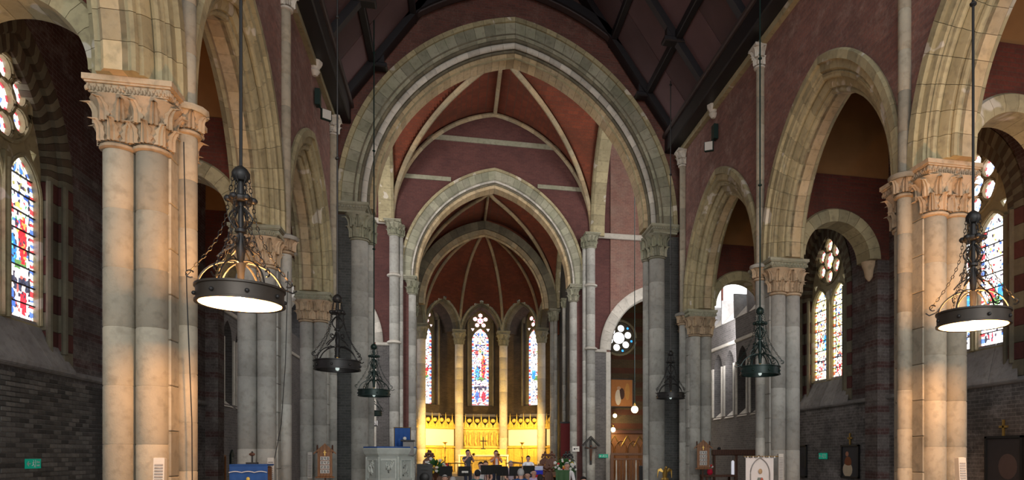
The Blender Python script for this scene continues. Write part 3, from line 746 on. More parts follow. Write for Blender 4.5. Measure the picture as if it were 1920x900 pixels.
# ------------------------------------------------------------------ choir
YE = 31.4
T = FR((AX, YE, 0), (1, 0, 0), (0, 1, 0)); SP2 = 9.45
out = [(-5.35, 0), (-5.35, 17.4), (5.35, 17.4), (5.35, 0), (3.7, 0), (3.7, SP2-.05)]+[(u, SP2+w) for u, w in parc(4.95, 1.0, 18)]+[(-3.7, SP2-.05), (-3.7, 0)]
B().plate(out, [], 0, .9, T).obj('wall_choir_east', M['choir_east'], kind='structure')
for z, x0 in ((15.55, 3.3), (13.75, 4.6)):
    for q in (-1, 1):
        if z > 15: 
            if q < 0: B().box(-x0, x0, -.05, .02, z, z+.22, T).obj('trim_choir_band', M['gray'], kind='structure')
        else:
            xi = -1+math.sqrt(max(0, 5.2**2-(z-SP2)**2)) if z-SP2 < 5 else 0
            a, b_ = sorted((q*xi, q*x0)); B().box(a, b_, -.05, .02, z, z+.18, T).obj('trim_choir_band', M['gray'], kind='structure')
sa = thing('sanctuary_arch', 'tall pale pointed stone arch between the choir and the sanctuary', 'arch', (AX, YE, SP2))
ring(sa, I0, 1.0, [(5.02, -.12), (5.13, -.12), (5.16, -.03), (5.0, .03)], 22, M['arch'])
ring(sa, I0, 1.0, [(4.68, -.06), (5.02, -.06), (5.02, .3), (4.64, .3), (4.64, -.02)], 22, M['gray'])
ring(sa, I0, 1.0, roll(4.61, .08, .06, 8), 18, M['pale'])
ring(sa, I0, 1.0, roll(4.52, .16, .045, 8), 18, M['dark_stone'])  # dark roll paints the shaded groove next to the pale one
ring(sa, I0, 1.0, [(4.36, .24), (4.42, .2), (4.7, .2), (4.7, .9), (4.36, .9)], 26, M['soffit'])
for q, w in ((-1, 'left'), (1, 'right')):
    respond('sanctuary_pier', 'slender grey stone shaft with carved capital under the %s foot of the sanctuary arch' % w, AX+q*3.62, YE+.15, SP2, .19, .6, .34,
            (*sorted((-q*.25, q*.45)), -.4, .6), abz=.18)
    respond('vault_shaft', 'very tall pale corner shaft rising to the %s choir vault springing' % w, AX+q*4.32, YE-.32, 11.75, .2, .55, .34,
            (*sorted((-q*.3, q*.42)), -.3, .3), mat='cool', extra=[(-q*.28, .1, .09)], abz=.14)
    for k, z in enumerate((6.42, 9.3)): B().lathe([(.2, 0), (.3, .04), (.3, .1), (.2, .16)], 16).obj('shaft_ring', M['pale'], bpy.data.objects['vault_shaft' if q < 0 else 'vault_shaft.001'], (0, 0, z), smooth=True)
for sd, sname, nm in SIDES:
    T = FR((AX+sd*4.0, YE, 0), (sd, 0, 0), (0, 1, 0)); bm_ = 'choir_brick' if sd < 0 else 'choir_pink'
    cx = 3.2; hole = [(cx+u, 6.5+w) for u, w in parc(2.95, .8, 14)]
    o = [(1.3, 0), (1.3, 17.4), (6.6, 17.4), (6.6, 0), (cx+2.15, 0)]+hole+[(cx-2.15, 0)]
    B().plate(o, [], -.06, .5, T).obj('wall_transept_east_'+sname, M[bm_], kind='structure')
    B().box(.2, cx-2.1, -.09, -.05, 0, 6.38, T).obj('trim_transept_pier_'+sname, M['grey_brick'], kind='structure')
    B().box(cx-2.12, cx-1.9, -.12, .5, 0, 6.4, T).obj('trim_transept_jamb_'+sname, M['pale'], kind='structure')
    B().box(.3, 6.6, -.16, -.05, 11.65, 11.9, T, b=.03).obj('trim_transept_string_'+sname, M['pale'], kind='structure')
    B().box(.2, cx-2.1, -.16, -.05, 6.38, 6.52, T, b=.03).obj('trim_transept_impost_'+sname, M['pale'], kind='structure')
    t = thing('chapel_arch', 'pale stone arch in the east wall beside the choir, %s side' % sname, 'arch', (AX+sd*(4.0+cx), YE, 6.5))
    ring(t, FR((0, 0, 0), (1, 0, 0), (0, 1, 0)), .8, [(2.66, -.03), (2.72, -.14), (3.12, -.14), (3.2, -.08), (3.2, .0), (2.94, .1), (2.94, .5), (2.66, .5)], 9, M['pale'])
    x0, x1 = sorted((AX+sd*4.9, AX+sd*10.6))
    box('wall_transept_west_'+sname, M['choir_brick'], x0, x1, 21.3, 21.8, 9.8, 17.4, kind='structure')
    box('ceiling_transept_'+sname, M['roof'], x0, x1, 21.3, 31.6, 17.3, 17.5, kind='structure')
# vaults: ceiling = the higher of two pointed tunnels
def groin(name, y0, y1, a, sp, rise, mat, n=110):
    c = (rise**2-a*a)/(2*a); R = a+c; L = (y1-y0)/2; ym = (y0+y1)/2; c2 = (rise**2-L*L)/(2*L); R2 = L+c2
    zt = lambda x: sp+math.sqrt(max(0, R*R-(abs(x)+c)**2)); zs = lambda y: sp+math.sqrt(max(0, R2*R2-(abs(y-ym)+c2)**2))
    b = B(); vs = []
    f = lambda t: math.sin(t*PI/2)
    for i in range(n+1):
        for j in range(n+1):
            x, y = a*f(-1+2*i/n), ym+L*f(-1+2*j/n); vs.append((AX+x, y, max(zt(x), zs(y))))
    fs = [(i*(n+1)+j, (i+1)*(n+1)+j, (i+1)*(n+1)+j+1, i*(n+1)+j+1) for i in range(n) for j in range(n)]
    b.add(vs, fs); o = b.obj(name, M[mat], kind='structure', recalc=False); s = o.modifiers.new('thickness', 'SOLIDIFY'); s.thickness = .2; s.offset = 1 if o.data.polygons[0].normal.z > 0 else -1
    return zt, zs, ym, L
def rib(parent, pts, r, name='rib_stone', step=2, mat='rib'):
    for i in range(0, len(pts)-1, step):
        seg = pts[i:i+step+1]
        if len(seg) < 2: continue
        seg = [Vector(p) for p in seg]; d = (seg[-1]-seg[0]).normalized()*.006
        seg = [seg[0]+d]+seg[1:-1]+[seg[-1]-d]
        B().tube(seg, r, 8).obj(name, M[mat], parent, smooth=True)
def vault_ribs(name, label, zt, zs, ym, L, a, sp, rise, r, cen=True):
    t = thing(name, label, 'vault ribs', (AX, ym, sp)); n = 24
    c = (rise**2-a*a)/(2*a); R = a+c
    for qx in (-1, 1):
        for qy in (-1, 1):
            pts = []
            for i in range(n+1):
                th = math.acos(c/R)*i/n; x = -c+R*math.cos(th); z = R*math.sin(th)
                # the groin: same height on the side tunnel
                c2 = (rise**2-L*L)/(2*L); R2 = L+c2; y = -c2+math.sqrt(max(0, R2*R2-z*z)) if z < rise else 0
                pts.append((qx*x, qy*max(0, y), z-.05))
            rib(t, pts, r)
    rib(t, [(0, -L+L*2*i/16, rise-.03) for i in range(17)], r*.75, 'ridge_stone')
    for qy in (-1, 1):
        for q in (-1, 1): rib(t, [(q*(-c+R*math.cos(math.acos(c/R)*i/n)), qy*(L-.1), R*math.sin(math.acos(c/R)*i/n)-.04) for i in range(n+1)], r*.9)
    c2 = (rise**2-L*L)/(2*L); R2 = L+c2
    for qx in (-1, 1):
        ring(t, FR((qx*(a+.02), 0, 0), (0, 1, 0), (qx, 0, 0)), c2, [(R2-.30, -.02), (R2-.2, -.12), (R2-.0, -.14), (R2+.05, .0), (R2+.05, .5), (R2-.3, .5)], 16, M['arch'], name='side_arch_stone')
    B().ball((0, 0, rise-.05), r*2, r*2, r*1.6, 12, 8).obj('boss', M['rib'], t, smooth=True)
    return t
G = groin('ceiling_choir_vault', 21.7, YE, 4.6, 11.7, 5.3, 'vault')
vault_ribs('choir_vault_ribs', 'pale stone ribs of the red brick vault over the choir', *G, 4.45, 11.7, 5.2, .11)
Y3 = 41.6
G2 = groin('ceiling_sanctuary_vault', YE+.8, Y3+.5, 4.5, 10.6, 5.1, 'vault')
vault_ribs('sanctuary_vault_ribs', 'stone ribs of the darker brick vault over the sanctuary', *G2, 4.35, 10.6, 5.0, .10)
for sd, sname, nm in SIDES:
    box('wall_sanctuary_'+sname, M['grey_brick_dark'], *sorted((AX+sd*4.5, AX+sd*5.2)), YE+.8, Y3+1.5, 0, 15.7, kind='structure')
    for k in range(3):
        t = respond('sanctuary_wall_shaft', 'thin stone shaft on the %s sanctuary wall, %s' % (sname, ('nearest the choir', 'middle one', 'nearest the altar')[k]), AX+sd*4.38, 34.3+2.5*k, 10.6, .1, .4, .2, (-.2, .2, -.2, .2), abz=.12, n=6, tiers=1)
B().plate([(-5.1, 9), (-5.1, 17.2), (5.1, 17.2), (5.1, 9), (4.0, 9)]+[(u, 10.5+w) for u, w in parc(4.7, .8, 18)]+[(-4.0, 9)], [], .3, .8, FR((AX, Y3, 0), (1, 0, 0), (0, 1, 0))).obj('wall_apse_arch', M['vault'], kind='structure')
aa = thing('apse_arch', 'yellowish pointed stone arch framing the apse', 'arch', (AX, Y3, 10.5))
ring(aa, I0, .8, [(4.62, -.1), (4.75, -.1), (5.1, -.02), (5.1, .4), (4.6, .4)], 16, M['dark_stone'])
ring(aa, I0, .8, [(4.35, .05), (4.6, .0), (4.62, .5), (4.35, .5)], 18, M['rib'])
ring(aa, I0, .8, roll(4.32, .28, .08, 8), 18, M['soffit'])
for q, w in ((-1, 'left'), (1, 'right')):
    respond('apse_pier', 'grey half-pillar at the %s side of the apse mouth' % w, AX+q*4.12, Y3+.3, 10.5, .2, .6, .33, (*sorted((-q*.3, q*.5)), -.4, .5), abz=.16, extra=[(q*.1, -.35, .11)])
# ------------------------------------------------------------------ apse
AC = Vector((AX, 42.5)); RC = 4.72; SPA = 9.8; A18 = PI/10
def pol(R, a): return (AC.x+R*math.sin(a), AC.y+R*math.cos(a))
CN = {-3: 'first from the left', -1: 'second from the left', 1: 'second from the right', 3: 'first from the right'}
for k in (-3, -1, 1, 3):
    x, y = pol(RC, k*A18)
    respond('apse_column', 'free-standing round column of the apse, %s, glowing yellow at its foot' % CN[k], x, y, SPA+.15, .27, .75, .46, (-.45, .45, -.42, .42), mat='pale', abz=.22, n=10)
for k in (-2, -1, 0, 1, 2):
    a = k*2*A18; un = Vector((math.cos(a), -math.sin(a), 0)); nn = Vector((math.sin(a), math.cos(a), 0))
    wh = ('far left', 'left', 'middle', 'right', 'far right')[k+2]
    ox, oy = pol(6.0, a); T = FR((ox, oy, 0), un, nn)
    wn += 1; r = random.Random(20+k)
    R_, c_ = 1.25, .55; bz = 5.05; ls = 9.55; oz = 10.98
    wall = B().plate([(-1.98, 0), (1.98, 0), (1.98, 13.6), (-1.98, 13.6)], [[(u, 10.75+w) for u, w in parc(R_+.12, c_, 10, base=bz-10.75)]], 0, .5, T).obj('wall_apse_%d' % (k+3), M['apse_brick'], kind='structure')
    holes = [[(u, ls+w) for u, w in parc(.98, .42, 8, base=bz+.06-ls)], circ(0, oz, .21)]
    pet = [(.37*math.cos(PI/2+2*PI/5*i), oz+.37*math.sin(PI/2+2*PI/5*i)) for i in range(5)]
    holes += [circ(x, z, .15, 12) for x, z in pet]
    holes += [tri(.52, 10.36, .12), tri(-.52, 10.36, .12)]
    w0 = B().plate([(u, 10.75+w) for u, w in parc(R_+.14, c_, 10, base=bz-10.75)], holes, .3, .42, T).obj('window_%d' % wn, M['dark_stone'], kind='structure')
    light_panes(w0, T, 0, .56, bz+.08, ls, .98, .42, 'pink' if k == 0 else 'hot', r, d=.38, ph=.62, fs=.07, mat='glass')
    disc_pane(w0, T, 0, oz, .21, 'pink', r, d=.38)
    for x, z in pet: disc_pane(w0, T, x, z, .155, 'pink', r, d=.38)
    B().add([(x, .37, z) for x, z in tri(.52, 10.36, .13)]+[(x, .37, z) for x, z in tri(-.52, 10.36, .13)], [(0, 1, 2), (3, 4, 5)], T).obj('corner_pane', M['glass'], w0, colors=[(.9, .7, .75)]*2, recalc=False)
    T2 = T @ Matrix.Translation((0, 0, 10.75))
    ring(w0, T2, c_, [(R_+.02, -.1), (R_+.14, -.14), (R_+.2, 0), (R_+.2, .3), (R_+.04, .3)], 7, M['dark_stone'], name='hood_stone')
    for q in (-1, 1): B().tube([(q*.85, -.08, bz), (q*.85, -.08, 10.8)], .07, 8, T).obj('jamb_shaft', M['dark_stone'], w0, smooth=True)
    B().add([(-.75, .35, bz+.05), (.75, .35, bz+.05), (1.1, -.1, 4.3), (-1.1, -.1, 4.3), (-.75, .35, 4.2), (.75, .35, 4.2)], [(0, 1, 2, 3), (0, 4, 5, 1), (0, 3, 4), (1, 5, 2), (3, 2, 5, 4)], T).obj('sloping_sill', M['sill'], w0)
    # recess arch between the columns and its deep soffit
    cc = RC*math.cos(A18); ox2, oy2 = pol(cc, a); T3 = FR((ox2, oy2, SPA+.1), un, nn)
    t = thing('apse_recess_arch', 'dark moulded arch over the %s apse window, springing from column to column' % wh, 'arch', (0, 0, 0))
    ring(t, T3, .75, [(2.0, -.36), (2.11, -.4), (2.17, -.3), (2.17, .25), (2.0, .2)], 8, M['gray'])
    ring(t, T3, .75, [(1.84, -.12), (1.88, -.2), (2.0, -.2), (2.0, .2), (1.84, .2)], 8, M['dark_stone'])
    ring(t, T3, .75, [(1.90, .15), (2.02, .15), (2.02, 1.5), (1.90, 1.5)], 8, M['apse_brick'], name='soffit_stone')
# webs and ribs
def apr(t, h=4.6, rise=5.4):
    c = (rise*rise-h*h)/(2*h); R = h+c; th = math.acos(c/R)*t; return -c+R*math.cos(th), R*math.sin(th)
for k in (-2, -1, 0, 1, 2):
    b = B(); n, m = 22, 36; vs = []; idx = {}
    for j in range(m+1):
        r, z = apr(j/m)
        p0 = Vector((*pol(r, (2*k-1)*A18), SPA+z)); p1 = Vector((*pol(r, (2*k+1)*A18), SPA+z))
        for i in range(n+1): vs.append(p0.lerp(p1, i/n))
    fs = []
    for j in range(m):
        for i in range(n):
            r, z = apr((j+.5)/m); u = abs((i+.5)/n*2-1)*r*math.sin(A18)
            if (u+.75)**2+(z-.1)**2 < 2.06**2: continue
            fs.append((j*(n+1)+i, j*(n+1)+i+1, (j+1)*(n+1)+i+1, (j+1)*(n+1)+i))
    b.add(vs, fs); o = b.obj('ceiling_apse_web_%d' % (k+3), M['vault'], kind='structure', recalc=False)
t = thing('apse_vault_ribs', 'thin pale ribs fanning up to the crown of the apse vault', 'vault ribs', (AC.x, AC.y, SPA))
for k in (-5, -3, -1, 1, 3, 5):
    pts = []
    for j in range(21):
        r, z = apr(j/20); pts.append(((r-.06)*math.sin(k*A18), (r-.06)*math.cos(k*A18), z-.03))
    rib(t, pts, .1)
B().ball((0, 0, 5.3), .28, .28, .18, 12, 8).obj('boss', M['rib'], t, smooth=True)
# ------------------------------------------------------------------ rooms beyond the choir arches
# right: chapel with striped brick, rose window, picture, gilded panelling
RX, RZ = 8.75, 8.0
B().plate([(6.2, 0), (13.4, 0), (13.4, 10.2), (6.2, 10.2)], [circ(RX, RZ, .84, 28)], 36.5, 36.9).obj('wall_lady_chapel', M['stripe_warm'], kind='structure')
box('wall_lady_chapel_north', M['stripe_warm'], 6.35, 6.7, 31.9, 36.6, 0, 10.2, kind='structure')
box('wall_lady_chapel_south', M['stripe_warm'], 13.1, 13.4, 31.5, 36.6, 0, 10.2, kind='structure')
b = B(); b.add([(6.2, 31.9, 9.2), (9.9, 31.9, 10.9), (13.4, 31.9, 9.2), (6.2, 36.9, 9.2), (9.9, 36.9, 10.9), (13.4, 36.9, 9.2)], [(0, 1, 4, 3), (1, 2, 5, 4)])
b.obj('ceiling_lady_chapel', M['gold'], kind='structure')
wn += 1
pt = [(RX+.53*math.cos(.3+2*PI/6*i), RZ+.53*math.sin(.3+2*PI/6*i)) for i in range(6)]
pd = [(RX+.72*math.cos(.3+PI/6+2*PI/6*i), RZ+.72*math.sin(.3+PI/6+2*PI/6*i)) for i in range(6)]
w0 = B().plate(circ(RX, RZ, .86, 28), [circ(RX, RZ, .32)]+[circ(x, z, .185, 14) for x, z in pt]+[circ(x, z, .07, 8) for x, z in pd], 36.55, 36.65).obj('window_%d' % wn, M['dark_stone'], kind='structure')
I1 = Matrix.Identity(4); rr = random.Random(8)
disc_pane(w0, I1, RX, RZ, .325, 'clear', rr, d=36.6)
for x, z in pt: disc_pane(w0, I1, x, z, .19, 'clear', rr, d=36.6)
for x, z in pd: B().ball((x, 36.6, z), .075, .01, .075).obj('blue_roundel', M['glass'], w0, colors=[(.03, .25, .6)]*60, recalc=False)
B().tube([(a, 36.5, c) for a, c in circ(RX, RZ, .93, 28)], .07, 6, closed=True).obj('rose_moulding', M['arch'], w0, smooth=True)
# left: organ bay
box('wall_organ_bay', M['grey_brick'], -9.5, -2.2, 36.0, 36.4, 0, 9.4, kind='structure')
box('wall_organ_bay_side', M['grey_brick_dark'], -9.8, -9.5, 31.5, 36.4, 0, 9.4, kind='structure')
box('ceiling_organ_bay', M['plaster'], -9.8, -2.2, 31.9, 36.4, 9.3, 9.5, kind='structure')
og = thing('pipe_organ', 'tall grey organ pipes standing behind the left chapel arch', 'organ', (-4.5, 33.2, 0))
B().box(-1.5, .5, -.2, .6, .1, 3.9, b=.03).obj('case', M['brown'], og)
for k in range(9):
    x = .42-k*.17; h = 4.2-.12*abs(k-3)
    B().lathe([(.012, 0), (.062, .35), (.062, h)], 10).obj('pipe', M['speaker' if k % 2 else 'sill'], og, (x, -.25, 3.9), smooth=True)
B().box(-1.5, .5, -.34, -.16, 3.84, 3.94).obj('pipe_rack', M['brown'], og)
t = thing('candle_chandelier', 'small chandelier with white candle lamps, seen through the left choir arch', 'chandelier', (-3.45, 30.0, 2.85))
B().tube([(.34*math.cos(a), .34*math.sin(a), 0) for a in [i*PI/8 for i in range(16)]], .02, 6, closed=True).obj('ring', M['iron'], t)
B().tube([(0, 0, 0), (0, 0, 14.5)], .012, 5).obj('rod', M['iron'], t)
for k in range(8):
    a = k*PI/4; B().lathe([(.022, .0), (.022, .18), (.01, .22)], 8).obj('candle', M['white'], t, (.34*math.cos(a), .34*math.sin(a), 0))
    B().tube([(0, 0, .35), (.34*math.cos(a), .34*math.sin(a), 0)], .008, 4).obj('arm', M['iron'], t)
t = thing('organ_bay_arch', 'low round stone arch in the bay behind the pulpit', 'arch', (-4.55, 33.9, 1.0))
ring(t, I0, 0, [(1.0, -.1), (1.3, -.12), (1.34, .15), (1.0, .15)], 7, M['gray'])

# ------------------------------------------------------------------ lamps
def chandelier(x, y, z, label, mat, lit, top, rot=0.0):
    t = thing('ring_chandelier', label, 'chandelier', (x, y, z), rot); m = M[mat]; R = .40
    B().lathe([(R-.012, 0), (R+.014, 0), (R+.014, .02), (R, .025), (R, .145), (R+.016, .15), (R+.016, .17), (R-.012, .17)], 48, cap=False).obj('ring_band', M['ring_iron'] if lit else m, t, smooth=True)
    B().lathe([(R-.013, .005), (R-.022, .005), (R-.022, .16), (R-.013, .16)], 48, cap=False).obj('inner_lining', M['lamplit'] if lit else m, t, smooth=True)
    for k in range(8):
        a = k*PI/4+.2; B().ball((0, 0, 0), .022, .022, .022, 8, 5).obj('rivet', m, t, ((R+.01)*math.cos(a), (R+.01)*math.sin(a), .07), smooth=True)
    B().tube([(0, 0, 1.30), (0, 0, top-z)], .016, 8).obj('rod', m, t, smooth=True)
    for k in range(1, int((top-z)/3)+1): B().lathe([(.018, -.03), (.04, -.01), (.04, .01), (.018, .03)], 8).obj('rod_joint', m, t, (0, 0, 1.3+k*2.6), smooth=True) if 1.3+k*2.6 < top-z-.3 else None
    B().lathe([(.018, .42), (.03, .44), (.045, .55), (.03, .66), (.025, 1.0), (.035, 1.06), (.03, 1.2), (.02, 1.3)], 10).obj('stem', m, t, smooth=True)
    B().lathe([(.02, 1.24), (.06, 1.25), (.085, 1.29), (.085, 1.33), (.06, 1.37), (.02, 1.40)], 12).obj('top_knob', m, t, smooth=True)
    b = B()
    b.lathe([(.03, 1.03), (.10, 1.03), (.115, 1.05), (.115, 1.075), (.10, 1.09), (.03, 1.09)], 16)
    for k in range(6): a = k*PI/3; b.ball((.115*math.cos(a), .115*math.sin(a), 1.06), .04, .04, .035, 8, 5)
    b.obj('upper_collar', m, t, smooth=True)
    B().lathe([(.02, .72), (.055, .73), (.055, .76), (.02, .78)], 12).obj('lower_collar', m, t, smooth=True)
    for k in range(6):
        a = k*PI/3+.1; ca, sa = math.cos(a), math.sin(a); P3 = lambda r, z: (r*ca, r*sa, z)
        # hanging chain of links: knob to collar, collar to ring
        g = B()
        pts = [(.07, 1.30), (.10, 1.12)]
        path = [(.07+.03*i/4, 1.29-.05*i) for i in range(5)]+[(.115+.36*(i/18)**1.9, 1.03-.78*(i/18)) for i in range(19)]
        for i in range(len(path)-1):
            (r0, z0), (r1, z1) = path[i], path[i+1]
            if abs(z0-z1) < .01: continue
            c0 = Vector(P3((r0+r1)/2, (z0+z1)/2)); d = Vector(P3(r1, z1))-Vector(P3(r0, z0)); L = d.length*.62; d.normalize()
            sdv = Vector((-sa, ca, 0)) if i % 2 else d.cross(Vector((-sa, ca, 0))).normalized()
            g.tube([c0+d*L*math.cos(q*PI/3)+sdv*.011*math.sin(q*PI/3)*1.3 for q in range(6)], .0045, 4, closed=True)
        g.obj('chain', m, t, kind='stuff')
        # scrolled end hook
        g = B(); g.tube([P3(.44+.035*math.cos(q), .26+.035*math.sin(q)) for q in [i*.6-2.2 for i in range(9)]], .008, 5); g.obj('hook', m, t, smooth=True)
        # upper scroll
        g = B(); g.tube([P3(.02+.085*math.sin(PI*i/10), .75+.24*i/10) for i in range(11)], .010, 5)
        g.tube([P3(.10+.045*math.cos(q)*(1-q*.07), .62+.045*math.sin(q)*(1-q*.07)) for q in [i*.6 for i in range(12)]], .008, 5)
        g.tube([P3(.03, .70), P3(.07, .58), P3(.16, .52), P3(.21, .46)], .010, 5); g.obj('scroll', m, t, smooth=True)
        # basket rib down to the band
        g = B(); g.tube([P3(.06+(R-.075)*math.sin(PI/2*i/9), .13+.30*math.cos(PI/2*i/9)) for i in range(10)], .011, 5); g.obj('basket_rib', m, t, smooth=True)
        if k % 2 == 0:
            g = B(); g.tube([P3(.05, .42), P3(.14, .46), P3(.30, .33), P3(.40, .20), P3(.48, .17), P3(.52, .20)], .009, 5); g.obj('leaf_scroll', m, t, smooth=True)
    B().lathe([(.0, .43), (.05, .42), (.035, .33), (.03, .24)], 10).obj('lamp_holder', m, t, smooth=True)
    B().ball((0, 0, .0), .036, .036, .042, 12, 8).obj('bulb', M['bulb_hot' if lit else 'bulb'], t, (0, 0, .085 if lit else .03), smooth=True)
    B().tube([(0, 0, .25), (0, 0, .15)], .02, 6).obj('bulb_cap', M['brass'], t)
    if lit:
        d = bpy.data.lights.new('bulb_light', 'POINT'); d.energy = lit; d.color = (1, .45, .14); d.shadow_soft_size = .05
        o = bpy.data.objects.new('bulb_light', d); COL.objects.link(o); o.parent = t; o.location = (0, 0, .085)
    return t
chandelier(-2.10, 7.58, 3.12, 'lit black iron ring chandelier glowing warm beside the nearest left pier', 'iron', 700, 13.0, .2)
chandelier(-2.10, 13.5, 3.18, 'unlit dark iron ring chandelier before the left grey chancel pier', 'iron', 0, 13.0, .5)
chandelier(-2.07, 19.2, 3.18, 'unlit iron ring chandelier above the pulpit, before the left chancel arch', 'green_iron', 0, 13.2, .1)
chandelier(-2.86, 25.2, 3.0, 'small far ring chandelier mostly hidden behind the left chancel pier', 'green_iron', 0, 17.3, .4)
chandelier(6.15, 7.28, 3.17, 'lit iron ring chandelier shining before the nearest right pier', 'iron', 700, 13.0, .3)
chandelier(6.15, 13.25, 3.26, 'green painted ring chandelier hanging before the second right pier', 'green_iron', 0, 13.0, .6)
chandelier(6.15, 19.25, 3.26, 'dark ring chandelier before the right chancel pier', 'iron', 0, 13.0, .1)
def globe(x, y, z, r, label, rod=5.0, power=60):
    t = thing('globe_lamp', label, 'lamp', (x, y, z))
    B().ball((0, 0, 0), r, r, r, 14, 10).obj('globe', M['globe'], t, smooth=True)
    B().lathe([(r*.5, r*.8), (r*.4, r*1.2), (r*.15, r*1.8)], 10).obj('cap', M['brass'], t, smooth=True)
    if not rod: B().tube([(0, 0, r*1.5), (0, .25, r*2.2), (0, .52, r*1.6)], .02, 6).obj('bracket', M['brass'], t)
    if rod: B().tube([(0, 0, r*1.7), (0, 0, 17.4-z)], .018, 5).obj('rod', M['green_iron'], t); B().ball((0, 0, 1.1), .05).obj('rod_ball', M['iron'], t)
    d = bpy.data.lights.new('globe_light', 'POINT'); d.energy = power; d.color = (1, .72, .35); d.shadow_soft_size = .1
    o = bpy.data.objects.new('globe_light', d); COL.objects.link(o); o.parent = t; o.location = (0, -.25, -.15)
globe(7.38, 28.0, 3.54, .15, 'bright round globe lamp hanging on a long rod beyond the right choir arch', 5.3, 60)
globe(8.4, 36.0, 3.75, .11, 'upper of two small glowing wall lamps under the chapel painting', 0, 25)
globe(8.3, 36.0, 3.0, .13, 'lower of two small glowing wall lamps under the chapel painting', 0, 25)
for (x, y, z, q, nm_) in ((-3.25, 18.0, 10.0, 1, 'left'), (6.86, 17.6, 9.95, -1, 'right')):
    t = thing('floodlight', 'small green bracket floodlight fixed high on the %s nave wall' % nm_, 'floodlight', (x, y, z))
    B().box(-.06, .06, -.1, .1, .15, .55, b=.01).obj('mount', M['green_iron'], t); B().tube([(0, 0, .2), (q*.12, -.05, .0)], .02, 6).obj('arm', M['green_iron'], t)
    B().box(-.13, .13, -.05, .04, -.13, .13, FR((q*.2, -.1, -.1), (.8, q*.5, 0), (-q*.5, .8, 0)), b=.015).obj('housing', M['green_iron'], t)
    B().box(-.11, .11, -.065, -.045, -.11, .11, FR((q*.2, -.1, -.1), (.8, q*.5, 0), (-q*.5, .8, 0))).obj('lens', M['speaker'], t)

# ------------------------------------------------------------------ lettering
FONT = {'0': '757', }
SEG = {'0': 'abcdef', '2': 'abged', '3': 'abgcd', '4': 'fgbc', '6': 'afgedc'}
def digit(b, T, ch, x, z, w, h, th, d0, d1):
    segs = {'a': (0, w, h-th, h), 'd': (0, w, 0, th), 'g': (0, w, h/2-th/2, h/2+th/2), 'f': (0, th, h/2, h), 'e': (0, th, 0, h/2), 'b': (w-th, w, h/2, h), 'c': (w-th, w, 0, h/2)}
    for s_ in SEG[ch]: x0, x1, z0, z1 = segs[s_]; b.box(x+x0, x+x1, d0, d1, z+z0, z+z1, T)
def text(parent, s, size, mat, loc, rot, name='lettering'):
    c = bpy.data.curves.new('t', 'FONT'); c.body = s; c.size = size; c.extrude = .002; c.align_x = 'CENTER'; c.align_y = 'CENTER'
    o = bpy.data.objects.new('t', c); COL.objects.link(o); dg = bpy.context.evaluated_depsgraph_get()
    me = bpy.data.meshes.new_from_object(o.evaluated_get(dg)); bpy.data.objects.remove(o); me.materials.clear(); me.materials.append(M[mat])
    return link(name, me, parent, loc, rot=rot)
# ------------------------------------------------------------------ exit signs
def exit_sign(x, y, z, rz, label, s=1.0):
    t = thing('exit_sign', label, 'sign', (x, y, z), rz)
    B().box(-.2*s, .2*s, -.012, .0, -.075*s, .075*s, b=.003).obj('board', M['green'], t)
    g = B(); g.box(-.165*s, -.075*s, -.016, -.012, -.008*s, .008*s)
    g.add([(-.18*s, -.016, 0), (-.135*s, -.016, .04*s), (-.12*s, -.016, .035*s), (-.155*s, -.016, 0), (-.12*s, -.016, -.035*s), (-.135*s, -.016, -.04*s)], [(0, 1, 2, 3), (0, 3, 4, 5)]); g.obj('arrow', M['white'], t)
    g = B(); g.ball((.0, -.014, .045*s), .012*s, .004, .012*s, 8, 4)
    g.tube([(0, -.014, .03*s), (-.005*s, -.014, -.005*s), (.025*s, -.014, -.03*s), (.02*s, -.014, -.055*s)], .006*s, 4); g.tube([(-.005*s, -.014, -.005*s), (-.03*s, -.014, -.03*s), (-.045*s, -.014, -.03*s)], .006*s, 4)
    g.tube([(.03*s, -.014, .02*s), (0, -.014, .025*s), (-.03*s, -.014, .01*s)], .005*s, 4); g.obj('running_figure', M['white'], t)
    g = B(); [g.box(.05*s, .055*s, -.016, -.012, -.06*s, .06*s)]; g.obj('doorway', M['white'], t)
    text(t, 'Fire\nexit', .05*s, 'white', (.12*s, -.016, 0), (PI/2, 0, 0))
exit_sign(AX-AW+.02, 12.35, 1.48, PI/2, 'green and white fire exit sign on the dark brick of the left aisle wall', 1.0)
exit_sign(AX+AW-.02, 17.5, 1.60, -PI/2, 'green exit sign on the right aisle wall left of the cross-topped picture', 1.1)
exit_sign(6.75, 31.26, 1.60, 0, 'tiny green exit sign at the foot of the grey choir pier', 1.1)
# ------------------------------------------------------------------ white column speakers
def column_speaker(x, y, z, rz, tilt, label, h=.62):
    t = thing('column_speaker', label, 'speaker', (x, y, z), rz); t.rotation_euler = (tilt, 0, rz)
    B().box(-.055, .055, -.05, .05, 0, h, b=.008).obj('casing', M['speaker'], t)
    g = B()
    for k in range(14): g.box(-.042, .042, -.056, -.05, .04+k*(h-.1)/14, .04+(k+.55)*(h-.1)/14)
    g.obj('grille', M['sill'], t, kind='stuff')
    B().box(-.02, .02, .05, .12, .1, .14).obj('bracket', M['black'], t)
column_speaker(-3.28, 8.75, 1.0, .1, -.08, 'white column loudspeaker tilted on the nearest left pier', .58)
column_speaker(-3.32, 13.85, .95, .1, -.0, 'white column loudspeaker on the second left pier beside the blue cloth')
column_speaker(-3.74, 19.6, 1.0, .1, -.06, 'white column loudspeaker on the third left pier beside the hymn board', .7)
column_speaker(7.0, 8.5, 1.0, -.1, -.08, 'white column loudspeaker tilted on the nearest right pier', .58)
